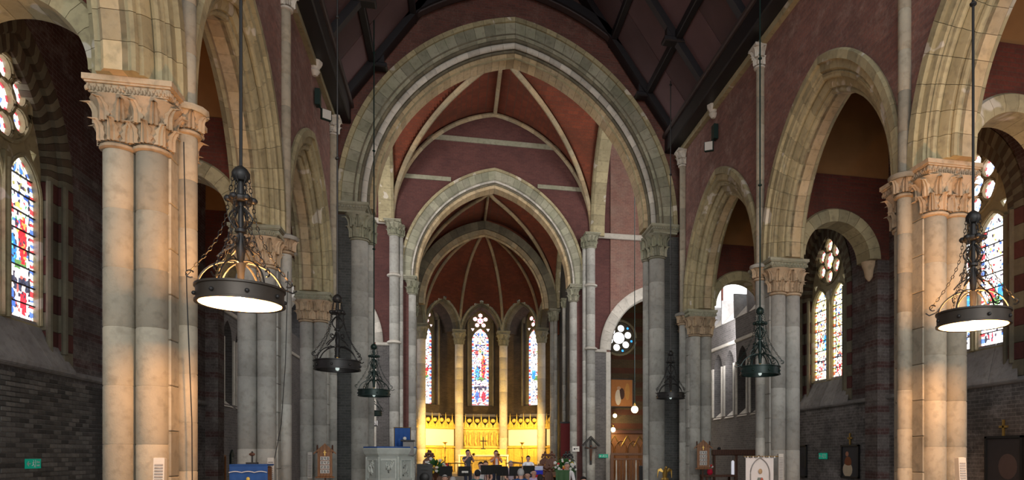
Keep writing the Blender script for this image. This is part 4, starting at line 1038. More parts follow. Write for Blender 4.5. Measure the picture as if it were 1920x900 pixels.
for x, y, z in ((-3.1, 9.25, 1.6),):
    tag(B().tube([(x, y, 0.2), (x-.01, y, 2.0), (x-.06, y-.02, 3.6), (x-.1, y, 5.4)], .007, 5).obj('speaker_cable', M['ink']), 'thin dark cable running up the nearest left pier', 'cable')
tag(B().tube([(-3.27, 13.9, 1.55), (-3.2, 14.1, 2.2), (-3.17, 14.3, 3.4), (-3.17, 14.5, 5.2)], .007, 5).obj('speaker_cable', M['ink']), 'thin dark cable rising from the speaker on the second left pier', 'cable')
# ------------------------------------------------------------------ blue draped stand with cross, hymn boards
t = thing('draped_lectern', 'stand draped in blue cloth with wavy white trim before the second left pier', 'lectern', (-3.42, 13.0, 0))
B().box(-.27, .27, -.2, .2, 0, 1.42, b=.02).obj('stand', M['oak'], t)
def drape(w, h, z, mat, parent, name='cloth', folds=9, amp=.018, y=-.22):
    b = B(); n = 40; vs = []; m = 8
    for j in range(m+1):
        for i in range(n+1): vs.append((-w/2+w*i/n, y-amp*math.sin(i*folds*2*PI/n/2)*(j/m), z-h*j/m))
    fs = [(j*(n+1)+i, (j+1)*(n+1)+i, (j+1)*(n+1)+i+1, j*(n+1)+i+1) for j in range(m) for i in range(n)]
    k = len(vs); vs += [(x, yy+.015, zz) for x, yy, zz in vs]; fs += [tuple(q+k for q in f[::-1]) for f in fs]
    return b.add(vs, fs).obj(name, M[mat], parent, smooth=True)
drape(.6, 1.1, 1.45, 'blue', t); B().box(-.3, .3, -.23, .22, 1.43, 1.46, b=.01).obj('cloth_top', M['blue'], t)
B().tube([(-.3+.6*i/30, -.25, 1.32+.018*abs(math.sin(i*PI/10))) for i in range(31)], .008, 5).obj('white_trim', M['white'], t)
g = B(); g.ball((0, -.25, 1.13), .05, .012, .06); g.ball((0, -.25, 1.21), .03, .012, .035); g.add([(-.1, -.25, 1.02), (.1, -.25, 1.02), (0, -.255, 1.16)], [(0, 1, 2)]); g.obj('gold_motif', M['gold'], t, smooth=True)
t = thing('standing_crucifix', 'small dark crucifix standing on the blue draped lectern', 'crucifix', (-3.42, 13.0, 1.46))
B().box(-.09, .09, -.05, .05, 0, .03).obj('foot', M['black'], t); B().box(-.012, .012, -.012, .012, .03, .22).obj('post', M['black'], t); B().ball((0, -.01, .17), .05, .02, .03).obj('figure', M['brown'], t, smooth=True)
def hymn_board(x, y, z, rz, label, w=.34, h=.62):
    t = thing('hymn_board', label, 'hymn board', (x, y, z), rz); b_ = M['oak']
    B().box(-w/2, w/2, -.03, .02, 0, h, b=.006).obj('board', b_, t)
    B().add([(-w/2-.03, -.03, h), (w/2+.03, -.03, h), (0, -.03, h+.16), (-w/2-.03, .02, h), (w/2+.03, .02, h), (0, .02, h+.16)], [(0, 1, 2), (5, 4, 3), (0, 3, 4, 1), (1, 4, 5, 2), (2, 5, 3, 0)]).obj('gable', b_, t)
    for q in (-1, 1):
        B().add([(q*(w/2+.09), yy, h-.07+zz) for yy in (-.05, .03) for zz in (0, .035)]+[(0, yy, h+.16+zz) for yy in (-.05, .03) for zz in (0, .045)],
                [(0, 1, 3, 2), (4, 6, 7, 5), (0, 4, 5, 1), (1, 5, 7, 3), (3, 7, 6, 2), (2, 6, 4, 0)]).obj('gable_rail', b_, t)
        B().lathe([(.022, h-.04), (.022, h+.14), (.008, h+.17)], 8).obj('finial', M['brown'], t, (q*(w/2+.005), 0, 0))
    g = B(); g.box(-.008, .008, -.036, -.03, h-.1, h+.03); g.box(-.035, .035, -.036, -.03, h-.03, h-.014); g.obj('gilt_cross', M['brass'], t)
    B().box(-w/2-.05, w/2+.05, -.05, .03, -.04, 0, b=.01).obj('base_rail', b_, t)
    for r_, row in enumerate(('346', '342', '200', '366')):
        for c_, ch in enumerate(row):
            x0 = -.105+c_*.072; z0 = h-.215-r_*.108
            cd = B().box(x0, x0+.066, -.036, -.03, z0, z0+.092).obj('number_card', M['card'], t)
            g = B(); digit(g, Matrix.Identity(4), ch, x0+.017, z0+.014, .034, .064, .011, -.039, -.036); g.obj('number', M['ink'], cd)
    return t
hymn_board(-3.14, 18.3, 1.09, .1, 'gabled oak hymn board with number cards 346 342 200 366 on the left pier')
hymn_board(7.13, 19.2, 1.25, -.25, 'gabled oak hymn board with number cards before the third right pier', .36, .62)
for nm_, x, y in (('left', -3.14, 18.3), ('right', 7.13, 19.2)):
    pass
bpy.data.objects['hymn_board']['label'] = 'gabled oak hymn board with number cards 346 342 200 366 beside the pulpit'
for nm_, x, y, z1 in (('left', -3.14, 18.33, 1.06), ('right', 7.13, 19.23, 1.22)):
    t = thing('board_stand', 'thin wooden pole stand carrying the %s hymn board' % nm_, 'stand', (x, y, 0))
    B().box(-.02, .02, .0, .03, .02, z1).obj('pole', M['brown'], t); B().lathe([(.16, 0), (.16, .03), (.03, .05)], 12).obj('foot', M['brown'], t)
# ------------------------------------------------------------------ pictures and plaques on walls
def picture(x, y, z, rz, w, h, label, fr='black', blobs=(), bg=(.05, .05, .055), cross=False):
    t = thing('framed_picture', label, 'picture', (x, y, z), rz)
    for a, b_, c_, d_ in ((-w/2, w/2, h/2-.05, h/2), (-w/2, w/2, -h/2, -h/2+.05), (-w/2, -w/2+.05, -h/2, h/2), (w/2-.05, w/2, -h/2, h/2)): B().box(a, b_, -.05, .0, c_, d_, b=.008).obj('frame_rail', M[fr], t)
    cv = B().box(-w/2+.04, w/2-.04, -.02, -.0, -h/2+.04, h/2-.04).obj('canvas', cloth(bg), t)
    for (bx, bz, rx, rz_, c) in blobs: B().ball((bx*w/2, -.02, bz*h/2), rx*w/2, .006, rz_*h/2, 14, 8).obj('painted_shape', cloth(c), cv)
    if cross:
        g = B(); g.box(-.02, .02, -.04, -.01, h/2, h/2+.3); g.box(-.1, .1, -.04, -.01, h/2+.15, h/2+.19); g.obj('cross', M['brass'], t)
    return t
XR = AX+AW-.01
picture(XR, 16.15, 1.46, -PI/2, .82, .86, 'dark framed painting of a robed figure with small cross above, right aisle', cross=True,
        blobs=[(-.3, -.5, .55, .45, (.6, .5, .35)), (-.25, -.05, .4, .35, (.25, .08, .03)), (-.35, .45, .18, .15, (.45, .2, .12))])
picture(XR, 11.05, 1.50, -PI/2, .9, .95, 'large dark framed painting at the right picture edge with cross above', cross=True, blobs=[(.2, -.2, .5, .5, (.08, .06, .06))], bg=(.03, .03, .035))
picture(XR, 18.65, 1.45, -PI/2, .5, .95, 'narrow black panel on the right wall beside the second pier', blobs=[(0, 0, .5, .5, (.04, .04, .04))])
picture(XR, 13.75, 1.55, -PI/2, .5, .95, 'narrow dark panel on the right wall beside the nearest pier', blobs=[(0, 0, .5, .5, (.03, .04, .05))])
picture(8.85, 36.45, 5.0, 0, 1.35, 1.55, 'framed painting of a white-robed figure on orange ground, striped chapel wall', bg=(.5, .2, .06), blobs=[(-.25, -.3, .25, .55, (.8, .7, .55)), (.05, -.05, .22, .4, (.08, .04, .03)), (-.2, .35, .16, .12, (.6, .35, .2)), (.5, .1, .2, .6, (.6, .3, .08))])
picture(AX-AW+.02, 21.3, 1.25, PI/2, .5, .75, 'brown framed picture on the far left aisle wall', fr='oak', bg=(.12, .06, .02), blobs=[(0, 0, .5, .5, (.2, .09, .03))])
t = thing('wall_plaque', 'small dark pointed plaque on the far left aisle wall', 'plaque', (AX-AW+.02, 22.2, 1.45), PI/2)
B().plate([(-.14, -.3), (.14, -.3), (.14, .2), (0, .34), (-.14, .2)], [], -.03, 0).obj('plate', M['green_iron'], t)
g = B(); [g.box(-.1, .1, -.034, -.03, -.22+.06*k, -.20+.06*k) for k in range(6)]; g.obj('raised_lines', M['sill'], t)
# crucifix under a gabled hood and notice on the right choir piers
t = thing('hooded_crucifix', 'dark wooden crucifix under a gabled hood on the right choir pier', 'crucifix', (6.02, 30.6, 1.2))
B().box(-.05, .05, -.04, .04, 0, 1.15).obj('post', M['black'], t); B().box(-.28, .28, -.03, .03, .72, .80).obj('crossbeam', M['black'], t)
for q in (-1, 1): B().add([(0, -.16, 1.3), (q*.42, -.16, .86), (q*.42, .1, .86), (0, .1, 1.3), (0, -.16, 1.2), (q*.37, -.16, .83), (q*.37, .1, .83), (0, .1, 1.2)], [(0, 1, 2, 3), (7, 6, 5, 4), (0, 4, 5, 1), (1, 5, 6, 2), (2, 6, 7, 3), (3, 7, 4, 0)]).obj('hood_board', M['black'], t)
g = B(); g.tube([(0, -.07, .2), (0, -.08, .5), (0, -.07, .72)], [.03, .05, .06], 8); g.ball((0, -.08, .84), .05); g.tube([(-.24, -.06, .8), (0, -.08, .7), (.24, -.06, .8)], .02, 6); g.obj('carved_figure', M['brown'], t, smooth=True)
t = thing('paper_notice', 'small white notice with a black mark on the right choir shaft', 'notice', (5.45, 31.2, 1.92)); B().box(-.16, .16, -.01, 0, -.12, .12).obj('sheet', M['card'], t)
g = B(); g.box(-.1, -.03, -.014, -.01, -.04, .04); g.box(.0, .04, -.014, -.01, -.01, .04); g.box(.07, .1, -.014, -.01, -.01, .04); g.obj('print', M['ink'], t)
# ------------------------------------------------------------------ sanctuary furniture
def canopy_bits(g, x, z0, s=1.0):
    g.lathe([(.0, 0), (.05*s, 0), (.05*s, .25*s), (.075*s, .28*s), (.05*s, .34*s), (.03*s, .5*s), (.035*s, .52*s), (.012*s, .7*s), (.0, .86*s)], 8, Matrix.Translation((x, -.05, z0)))
for k in (-2, -1, 0, 1, 2):
    a = k*2*A18; un = Vector((math.cos(a), -math.sin(a), 0)); nn = Vector((math.sin(a), math.cos(a), 0))
    wh = ('far left', 'left', 'middle', 'right', 'far right')[k+2]; ox, oy = pol(4.72, a)
    t = thing('reredos_bay', ('gilded altar screen with carved figures in niches, behind the altar' if k == 0 else 'gilded screen with a white panel under pinnacles, %s bay of the apse' % wh), 'altar screen', (ox, oy, .55), -a)
    hw = 1.3
    B().box(-hw, hw, .08, .3, 0, 2.85).obj('backing', M['gold'], t)
    for i in range(5): B().box(-hw+.02+i*.512, -hw+.5+i*.512, .02, .08, .05, 1.55, b=.02).obj('wainscot_panel', M['gold'], t)
    B().box(-hw, hw, -.04, .1, 1.58, 1.70, b=.02).obj('ledge', M['gold'], t)
    if k:
        B().box(-hw+.06, hw-.06, .04, .08, 1.74, 2.82, b=.008).obj('white_panel', M['white_panel'], t)
    else:
        for i in range(7):
            x = -1.08+i*.36; g = B()
            g.tube([(x, -.0, 1.76), (x, -.03, 2.1), (x, -.02, 2.38), (x, -.02, 2.5)], [.10, .085, .10, .04], 8); g.ball((x, -.03, 2.56), .055, .05, .07)
            g.obj('carved_figure', M['gold'], t, smooth=True)
            B().lathe([(.03, 0), (.03, .9), (.05, .95)], 8).obj('niche_shaft', M['gold'], t, (x+.18, -.02, 1.74), smooth=True)
        for q in (-1, 1):
            B().tube([(q*1.38, -.25, 1.7), (q*1.38, -.27, 2.0), (q*1.38, -.25, 2.35)], [.12, .10, .09], 8).ball((q*1.38, -.27, 2.46), .07).obj('side_statue', M['gold'], t, smooth=True)
    B().box(-hw, hw, -.08, .14, 2.85, 2.97, b=.02).obj('cornice', M['gold'], t)
    n = 5
    for i in range(n):
        x = -1.04+i*.52; g = B()
        g.plate([(x-.24, 2.97), (x+.24, 2.97), (x+.24, 3.1), (x, 3.42), (x-.24, 3.1)], [circ(x, 3.1, .07, 8)], -.02, .06); g.obj('canopy_gable', M['gold'], t)
        g = B(); canopy_bits(g, x, 2.97, 1.1); g.obj('pinnacle', M['gold'], t, smooth=True)
        if i < n-1: B().ball((x+.26, .02, 3.42), .16, .07, .14, 10, 6).obj('crest_ball', M['gold'], t, smooth=True)
    B().tube([(-hw, .1, 3.75), (hw, .1, 3.75)], .012, 4).obj('top_rail', M['brass'], t)
t = thing('high_altar', 'long white-topped altar with golden frontal in front of the gilded screen', 'altar', (1.82, 44.2, .55))
B().box(-1.45, 1.45, -.35, .4, 0, 1.02).obj('body', M['gold'], t); B().box(-1.55, 1.55, -.45, .45, 1.02, 1.13, b=.015).obj('mensa', M['white'], t)
for q in (-1, 1): B().box(*sorted((q*1.53, q*1.44)), -.44, -.34, 0, 1.02).obj('white_post', M['white'], t)
B().box(-1.4, 1.4, .1, .45, 1.13, 1.48, b=.01).obj('gradine', M['gold'], t)
drape(2.8, .22, 1.03, 'gold', t, 'frontal_fringe', 12, .01, -.40)
t = thing('altar_cross', 'dark standing cross in the centre of the altar shelf', 'cross', (1.82, 44.42, 2.03))
B().box(-.14, .14, -.08, .08, 0, .06, b=.01).obj('foot', M['black'], t); B().box(-.028, .028, -.02, .02, .06, .78).obj('upright', M['black'], t); B().box(-.22, .22, -.02, .02, .48, .54).obj('crossbar', M['black'], t)
for q, x in (('left', -.52), ('right', 4.10)):
    t = thing('standing_candlestick', 'tall brass standing candlestick on the %s of the altar' % q, 'candlestick', (x, 42.6, .55))
    B().lathe([(.26, 0), (.26, .05), (.08, .15), (.04, .3), (.09, .42), (.03, .55), (.03, .9), (.08, .98), (.03, 1.08), (.028, 1.5), (.06, 1.56), (.03, 1.62), (.05, 1.78), (.14, 1.86), (.14, 1.89)], 14).obj('stem', M['brass'], t, smooth=True)
for q, x0, x1 in (('left', -.6, 1.0), ('right', 2.75, 4.3)):
    t = thing('altar_rail', 'thin brass altar rail on slim posts, %s half' % q, 'rail', (0, 38.0, .55))
    B().tube([(x0, 0, .66), (x1, 0, .66)], .03, 8).obj('handrail', M['brass'], t)
    for i in range(5): B().lathe([(.03, 0), (.02, .05), (.02, .65)], 8).obj('post', M['brass'], t, (x0+.06+(x1-x0-.12)*i/4, 0, 0))
def stall(x, y, z, rz, label, w=.46, h=1.7, mat='brown', L=2.2):
    t = thing('choir_stall', label, 'choir stall', (x, y, z), rz)
    for yy in (0, L):
        B().plate([(-w/2, 0), (w/2, 0), (w/2, h*.55), (w/2-.07, h*.62), (w/2-.04, h*.72), (w*.18, h*.80), (-w*.18, h*.80), (-w/2+.02, h*.72), (-w/2, h*.6)], [], yy-.04, yy+.04).obj('end_panel', M[mat], t)
        g = B(); g.lathe([(.03, 0), (.07, .04), (.04, .1)], 8, Matrix.Translation((0, yy, h*.79)))
        for a, b_, r in ((0, .17, .075), (-.09, .13, .065), (.09, .13, .065), (-.14, .04, .05), (.14, .04, .05), (0, .26, .05)): g.ball((a, yy, h*.80+b_), r, .05, r, 8, 6)
        g.obj('poppyhead', M[mat], t, smooth=True)
    B().box(-w/2+.03, w/2-.03, .04, L-.04, .42, .46).obj('seat', M[mat], t); B().box(w/2-.06, w/2-.02, .04, L-.04, .1, h*.66).obj('back', M[mat], t)
    B().box(-w/2, -w/2+.25, .04, L-.04, h*.60, h*.63).obj('book_rest', M['oak'], t)
    return t
stall(-1.0, 29.0, .12, 0, 'tall dark choir stall with carved poppyheads behind the left flowers', .5, 1.78)
stall(-.52, 27.2, .12, 0, 'reddish bench end between the left flowers and the dark stalls', .34, 1.08, 'rail_wood', 1.4)
stall(-.22, 26.6, .12, 0, 'brown poppyhead bench end right of the left flower stand', .3, 1.10, 'brown', 1.4)
stall(4.12, 29.6, .12, 0, 'dark and red high-backed choir stall on the right of the orchestra', .55, 1.74)
stall(4.95, 30.0, .12, 0, 'black carved choir stall before the grey right choir pier', .6, 1.74, 'black', .9)
stall(3.55, 26.2, .12, 0, 'brown rounded bench end left of the right flower stand', .36, 1.1, 'brown', 1.8)
stall(3.95, 26.0, .12, 0, 'narrow brown bench end with orange top beside the right flowers', .28, 1.08, 'rail_wood', 1.8)
t = thing('red_hanging', 'tall dark red hanging beside the right sanctuary pier', 'hanging', (5.3, 33.2, .1))
B().box(-.25, .25, -.03, .03, 0, 3.1, b=.01).obj('cloth', cloth((.14, .015, .015)), t); B().box(-.3, .3, -.05, .05, 3.08, 3.16).obj('pole', M['black'], t)
t = thing('wooden_frame_desk', 'slanting reddish wooden desk top behind the white-shirted player', 'desk', (2.95, 28.6, .12))
B().box(-.6, .7, -.3, .3, 0, 1.05, b=.02).obj('body', M['rail_wood'], t); B().add([(-.7, -.4, 1.22), (.8, -.4, 1.02), (.8, .4, 1.02), (-.7, .4, 1.22), (-.7, -.4, 1.27), (.8, -.4, 1.07), (.8, .4, 1.07), (-.7, .4, 1.27)], [(3, 2, 1, 0), (4, 5, 6, 7), (0, 1, 5, 4), (1, 2, 6, 5), (2, 3, 7, 6), (3, 0, 4, 7)]).obj('sloping_top', M['rail_wood'], t)
# pulpit
t = thing('pulpit', 'octagonal pale stone pulpit with carved relief panels and blue-edged rail', 'pulpit', (-1.72, 20.05, 0))
def octo(b, R, z0, z1, R2=None):
    b.lathe([(R, z0), (R2 or R, z1)], 8, Matrix.Rotation(PI/8, 4, 'Z')); return b
octo(B(), .60, .0, .12, .5).obj('foot', M['pulpit'], t, recalc=True); octo(B(), .30, .12, .55, .34).obj('stem', M['pulpit'], t); octo(B(), .36, .55, .78, .66).obj('bowl', M['pulpit'], t)
octo(B(), .66, .78, 1.62).obj('body', M['pulpit'], t)
octo(B(), .73, .78, .86).obj('base_moulding', M['pulpit'], t); octo(octo(octo(B(), .67, 1.60, 1.66, .72), .72, 1.66, 1.78, .76), .76, 1.78, 1.82, .74).obj('cornice', M['pulpit'], t)
octo(B(), .745, 1.82, 1.855).obj('blue_rail_cover', M['blue'], t)
for k in range(8):
    a = PI/4*k-PI/2; ap = .66*math.cos(PI/8); T = FR((ap*math.cos(a), ap*math.sin(a), 0), (-math.sin(a), math.cos(a), 0), (-math.cos(a), -math.sin(a), 0))
    for q in (-1, 1): B().lathe([(.028, .88), (.022, .92), (.022, 1.54), (.03, 1.58)], 8, T @ Matrix.Translation((q*.245, -.01, 0))).obj('angle_shaft', M['pulpit'], t, smooth=True)
    for x0, x1, z0, z1 in ((-.2, .2, 1.48, 1.53), (-.2, .2, .95, 1.0), (-.2, -.17, 1.0, 1.48), (.17, .2, 1.0, 1.48)): B().box(x0, x1, -.03, 0, z0, z1, T).obj('panel_frame', M['pulpit'], t)
    g = B(); r = random.Random(k)
    for _ in range(5):
        x, z = r.uniform(-.11, .11), r.uniform(1.05, 1.3); g.tube([(x, -.012, z), (x+r.uniform(-.04, .04), -.02, z+.09), (x+r.uniform(-.05, .05), -.012, z+.15)], [.025, .03, .018], 6, T); g.ball((x, -.02, z+.17), .022, .02, .026, 8, 5, T)
    g.obj('relief', M['pulpit'], t, smooth=True)
t = thing('pulpit_desk', 'grey stone book rest with black desk standing on the pulpit rail', 'book rest', (-1.22, 19.75, 1.62))
B().box(-.14, .14, -.12, .12, 0, .38, b=.01).obj('block', M['sill'], t); B().box(-.2, .17, -.18, .14, .38, .42, b=.008).obj('black_top', M['black'], t); B().ball((-.1, -.02, .46), .05).obj('white_paper', M['card'], t, smooth=True)
t = thing('blue_hanging', 'blue folded cloth hanging from a rail above the pulpit', 'hanging', (-1.42, 20.3, 1.84))
drape(.42, .52, .55, 'blue', t, 'cloth', 7, .03, 0); B().tube([(-.24, .01, .56), (.24, .01, .56)], .014, 6).obj('rail', M['brass'], t)
for q in (-1, 1): B().tube([(q*.22, .02, 0), (q*.22, .01, .56)], .012, 6).obj('post', M['brass'], t)
t = thing('blue_runner', 'blue cloth draped over the back edge of the pulpit desk', 'cloth', (-1.4, 19.98, 1.86)); drape(.2, .2, .22, 'blue', t, 'cloth', 4, .02, 0)
# chapel screen, panelling, eagle lectern
t = thing('chapel_rail', 'reddish wooden balustrade across the right chapel arch', 'balustrade', (6.98, 30.75, 0))
B().box(0, 3.9, -.07, .07, 1.62, 1.74, b=.02).obj('handrail', M['rail_wood'], t); B().box(0, 3.9, -.05, .05, 1.42, 1.50).obj('lower_rail', M['rail_wood'], t); B().box(.0, 3.9, -.05, .05, .1, .3).obj('bottom_rail', M['rail_wood'], t); B().box(-.02, .12, -.07, .07, 0, 1.64).obj('post', M['rail_wood'], t)
for k in range(24): B().lathe([(.03, .3), (.045, .5), (.025, .9), (.035, 1.2), (.025, 1.42)], 8).obj('baluster', M['rail_wood' if k % 3 else 'pale'], t, (.26+k*.155, 0, 0), smooth=True)
t = thing('carved_panelling', 'carved gilt-brown wooden panelling under the painting in the right chapel', 'panelling', (7.0, 36.35, 0))
B().box(0, 5.8, 0, .12, 0, 2.8).obj('back', M['oak'], t); B().box(0, 5.8, -.15, .15, 2.8, 3.0, b=.02).obj('cornice', M['brown'], t)
for k in range(8):
    x = .4+k*.7; B().tube([(x+u, -.03, 2.0+w) for u, w in parc(.45, .14, 8, base=-1.6)], .03, 6).obj('carved_arch', M['oak'], t, smooth=True); B().tube([(x+.35*q, -.03, 2.1+.6*abs(q)) for q in (-1, -.5, 0, .5, 1)], .025, 6).obj('swag', M['brass'], t, smooth=True)
t = thing('black_chair_back', 'plain black padded chair standing before the chapel balustrade', 'chair', (7.75, 27.6, 0))
B().box(-.22, .22, .2, .26, .5, 1.2, b=.02).obj('backrest', M['black'], t); B().box(-.24, .24, -.24, .24, .42, .5, b=.02).obj('seat', M['black'], t)
for a in (-1, 1):
    for c in (-1, 1): B().box(a*.2-.02, a*.2+.02, c*.2-.02, c*.2+.02, 0, .42).obj('leg', M['black'], t)
t = thing('eagle_lectern', 'small golden eagle lectern at the foot of the right chancel pier', 'lectern', (6.18, 19.9, 0))
B().lathe([(.26, 0), (.26, .06), (.12, .14), (.06, .3), (.09, .42), (.05, .5), (.05, .82), (.12, .9), (.10, .95)], 14).obj('stand', M['brass'], t, smooth=True)
g = B(); g.tube([(0, .02, .95), (0, .0, 1.08), (0, -.06, 1.20), (0, -.10, 1.25)], [.06, .08, .05, .035], 8); g.ball((0, -.12, 1.26), .04); g.tube([(0, -.14, 1.26), (0, -.2, 1.235)], [.018, .003], 5); g.obj('eagle_body', M['brass'], t, smooth=True)
for q in (-1, 1):
    g = B()
    for i in range(5): g.tube([(q*.05, 0, 1.12), (q*(.13+.02*i), .02, 1.22-.01*i), (q*(.20+.005*i), .03, 1.17-.055*i)], [.03, .03, .012], 5)
    g.obj('wing', M['brass'], t, smooth=True)
# banner, beam and small things by the second right pier
t = thing('processional_banner', 'white banner with a standing robed figure under an arch, hung from a tasselled bar', 'banner', (6.26, 13.5, 0))
drape(.62, 1.25, 1.56, 'white', t, 'banner_cloth', 4, .008, 0); B().tube([(-.36, 0, 1.59), (.42, 0, 1.59)], .012, 6).obj('crossbar', M['brass'], t); B().tube([(0, .04, 0), (0, .04, 1.62)], .015, 6).obj('pole', M['brown'], t)
B().lathe([(.2, 0), (.2, .03), (.03, .06)], 12).obj('foot', M['brown'], t, (0, .04, 0))
for k in range(12): B().ball((-.33+k*.06, -.01, 1.575), .018, .012, .022, 6, 5).obj('tassel', M['white' if k % 2 else 'sill'], t, smooth=True)
bb = bpy.data.objects[t.children[0].name]
B().tube([(u*.9, -.02, 1.22+w) for u, w in parc(.36, .12, 8, base=-.5)], .012, 5).obj('painted_arch', M['sill'], bb)
g = B(); g.tube([(0, -.018, .75), (0, -.02, 1.0), (0, -.02, 1.15)], [.11, .10, .05], 8); g.obj('painted_robe', cloth((.22, .26, .24)), bb, smooth=True)
B().ball((0, -.03, 1.28), .045, .02, .055).obj('painted_head', cloth((.5, .35, .2)), bb, smooth=True); B().ball((0, -.11, 1.10), .03, .01, .05).obj('painted_heart', cloth((.5, .12, .08)), bb, smooth=True)
t = thing('dark_wooden_canopy', 'long dark wooden beam on posts beyond the third right pier', 'screen', (8.0, 20.8, 0))
B().box(0, 1.75, -.1, .1, 1.62, 1.8, b=.02).obj('beam', M['brown'], t)
for x in (.05, .8, 1.65): B().box(x, x+.07, -.04, .04, 0, 1.64).obj('post', M['brown'], t)
B().ball((.25, 0, 1.83), .06).obj('knob', M['black'], t, smooth=True)
t = thing('side_table', 'low dark table beyond the third right pier', 'table', (7.75, 19.6, 0))
B().box(-.5, .5, -.3, .3, .98, 1.04, b=.01).obj('table_top', M['brown'], t)
for a in (-1, 1):
    for c in (-1, 1): B().box(a*.45-.03, a*.45+.03, c*.25-.03, c*.25+.03, 0, .98).obj('leg', M['brown'], t)
t = thing('red_vase', 'bright red vase of flowers on the low table beside the hymn board', 'vase', (7.45, 19.5, 1.04))
B().lathe([(.05, 0), (.09, .06), (.07, .16), (.05, .2)], 12).obj('pot', cloth((.6, .01, .05)), t, smooth=True)
for k in range(7): B().ball((.07*math.cos(k), .07*math.sin(k), .24+.02*(k % 3)), .035).obj('blossom', M['petal_r' if k % 2 else 'petal_w'], t, smooth=True)
t = thing('white_lantern', 'narrow white glowing lantern hanging from the dark beam', 'lantern', (8.72, 20.8, 1.0))
B().lathe([(.04, 0), (.05, .02), (.05, .42), (.02, .46)], 10).obj('shade', plain('paper shade', (.8, .8, .85), .6, emit=(.9, .9, 1), es=.5), t, smooth=True); B().tube([(0, 0, .45), (0, 0, .63)], .006, 4).obj('cord', M['black'], t)
column_speaker(6.95, 13.95, 1.05, -.15, 0, 'white column loudspeaker on the second right pier behind the banner', .6)
# flowers
def flowers(x, y, z, label, h, R, seed):
    t = thing('flower_stand', label, 'flowers', (x, y, z)); r = random.Random(seed)
    B().lathe([(.2, 0), (.2, .05), (.05, .1), (.04, h-.3), (.1, h-.22), (.16, h-.1), (.18, h-.05)], 12).obj('pedestal', M['brown'], t, smooth=True)
    g = B()
    for _ in range(170):
        a, e = r.uniform(0, 2*PI), r.uniform(-.5, 1.4); d = Vector((math.cos(a)*math.cos(e), math.sin(a)*math.cos(e), math.sin(e))); L = R*r.uniform(.6, 1.15); c = Vector((0, 0, h+.02))
        sdv = d.cross(Vector((r.uniform(-1, 1), r.uniform(-1, 1), r.uniform(-1, 1)))).normalized()*.028; m = c+d*L*.75; e2 = c+d*L+Vector((0, 0, -.05))
        g.add([c+d*L*.35, m-sdv, e2, m+sdv, m+Vector((0, 0, .012))], [(0, 1, 4), (1, 2, 4), (2, 3, 4), (3, 0, 4), (0, 3, 2, 1)])
    g.obj('foliage', M['leaf'], t, kind='stuff')
    for k in range(30):
        a, e = r.uniform(PI, 2*PI), r.uniform(-.25, 1.2); L = R*r.uniform(.75, .98)
        c = (L*math.cos(a)*math.cos(e), L*math.sin(a)*math.cos(e), h+.02+L*math.sin(e)); g = B(); s_ = r.uniform(.028, .05)
        for q in range(5): g.ball((c[0]+s_*.7*math.cos(q*1.257), c[1]-.01, c[2]+s_*.7*math.sin(q*1.257)), s_*.55, s_*.35, s_*.55, 6, 4)
        g.obj('blossom', M[('petal_w', 'petal_w', 'petal_w', 'petal_y', 'petal_r')[k % 5 if k > 8 else 0]], t, smooth=True)
flowers(-.62, 24.6, .12, 'white and yellow flower arrangement behind the black loudspeaker, left', 1.0, .42, 2)
flowers(3.95, 25.0, .12, 'white and yellow flower arrangement behind the seated priest, right', 1.0, .46, 5)
t = thing('black_loudspeaker', 'large black loudspeaker cabinet on a stand before the left flowers', 'speaker', (-.93, 23.3, .12))
B().box(-.24, .24, -.2, .2, .55, 1.22, b=.02).obj('cabinet', M['black'], t); B().lathe([(.16, 0), (.13, .015), (.05, .03)], 16, FR((0, -.2, .78), (1, 0, 0), (0, 1, 0)) @ Matrix.Rotation(PI/2, 4, 'X')).obj('woofer', M['iron'], t, smooth=True)
B().box(-.12, .12, -.215, -.2, 1.02, 1.14, b=.01).obj('horn', M['iron'], t); B().tube([(0, 0, 0), (0, 0, .55)], .02, 6).obj('pole', M['black'], t)
for k in range(3): B().tube([(0, 0, .4), (.3*math.cos(k*2.1), .3*math.sin(k*2.1), .01)], .012, 5).obj('leg', M['black'], t)
tag(B().lathe([(.2, 0), (.26, .55), (.27, .6), (.25, .6)], 14).obj('terracotta_pot', M['rail_wood'], None, (-.42, 23.6, .12), smooth=True), 'brown pot standing beside the black loudspeaker', 'pot')
def music_stand(x, y, z, rz, label, tilt=.35, w=.5, paper=False):
    t = thing('music_stand', label, 'music stand', (x, y, z), rz)
    Tm = Matrix.Translation((0, 0, .98)) @ Matrix.Rotation(tilt, 4, 'X')
    B().box(-w/2, w/2, -.01, .01, -.16, .18, Tm, b=.004).obj('desk', M['black'], t); B().box(-w/2, w/2, -.01, .07, -.17, -.155, Tm).obj('ledge', M['black'], t)
    B().tube([(0, 0, .1), (0, 0, .95)], .012, 6).obj('pole', M['iron'], t)
    for k in range(3): B().tube([(0, 0, .25), (.25*math.cos(k*2.1+.5), .25*math.sin(k*2.1+.5), .01)], .009, 5).obj('leg', M['iron'], t)
    B().box(-w/2+.06, w/2-.06, .012, .016, -.13, .16, Tm).obj('sheet_music', M['card'], t)
    if paper: B().box(-w/2+.12, w/2-.08, -.02, -.012, -.05, .02, Tm).obj('white_label', M['card'], t)
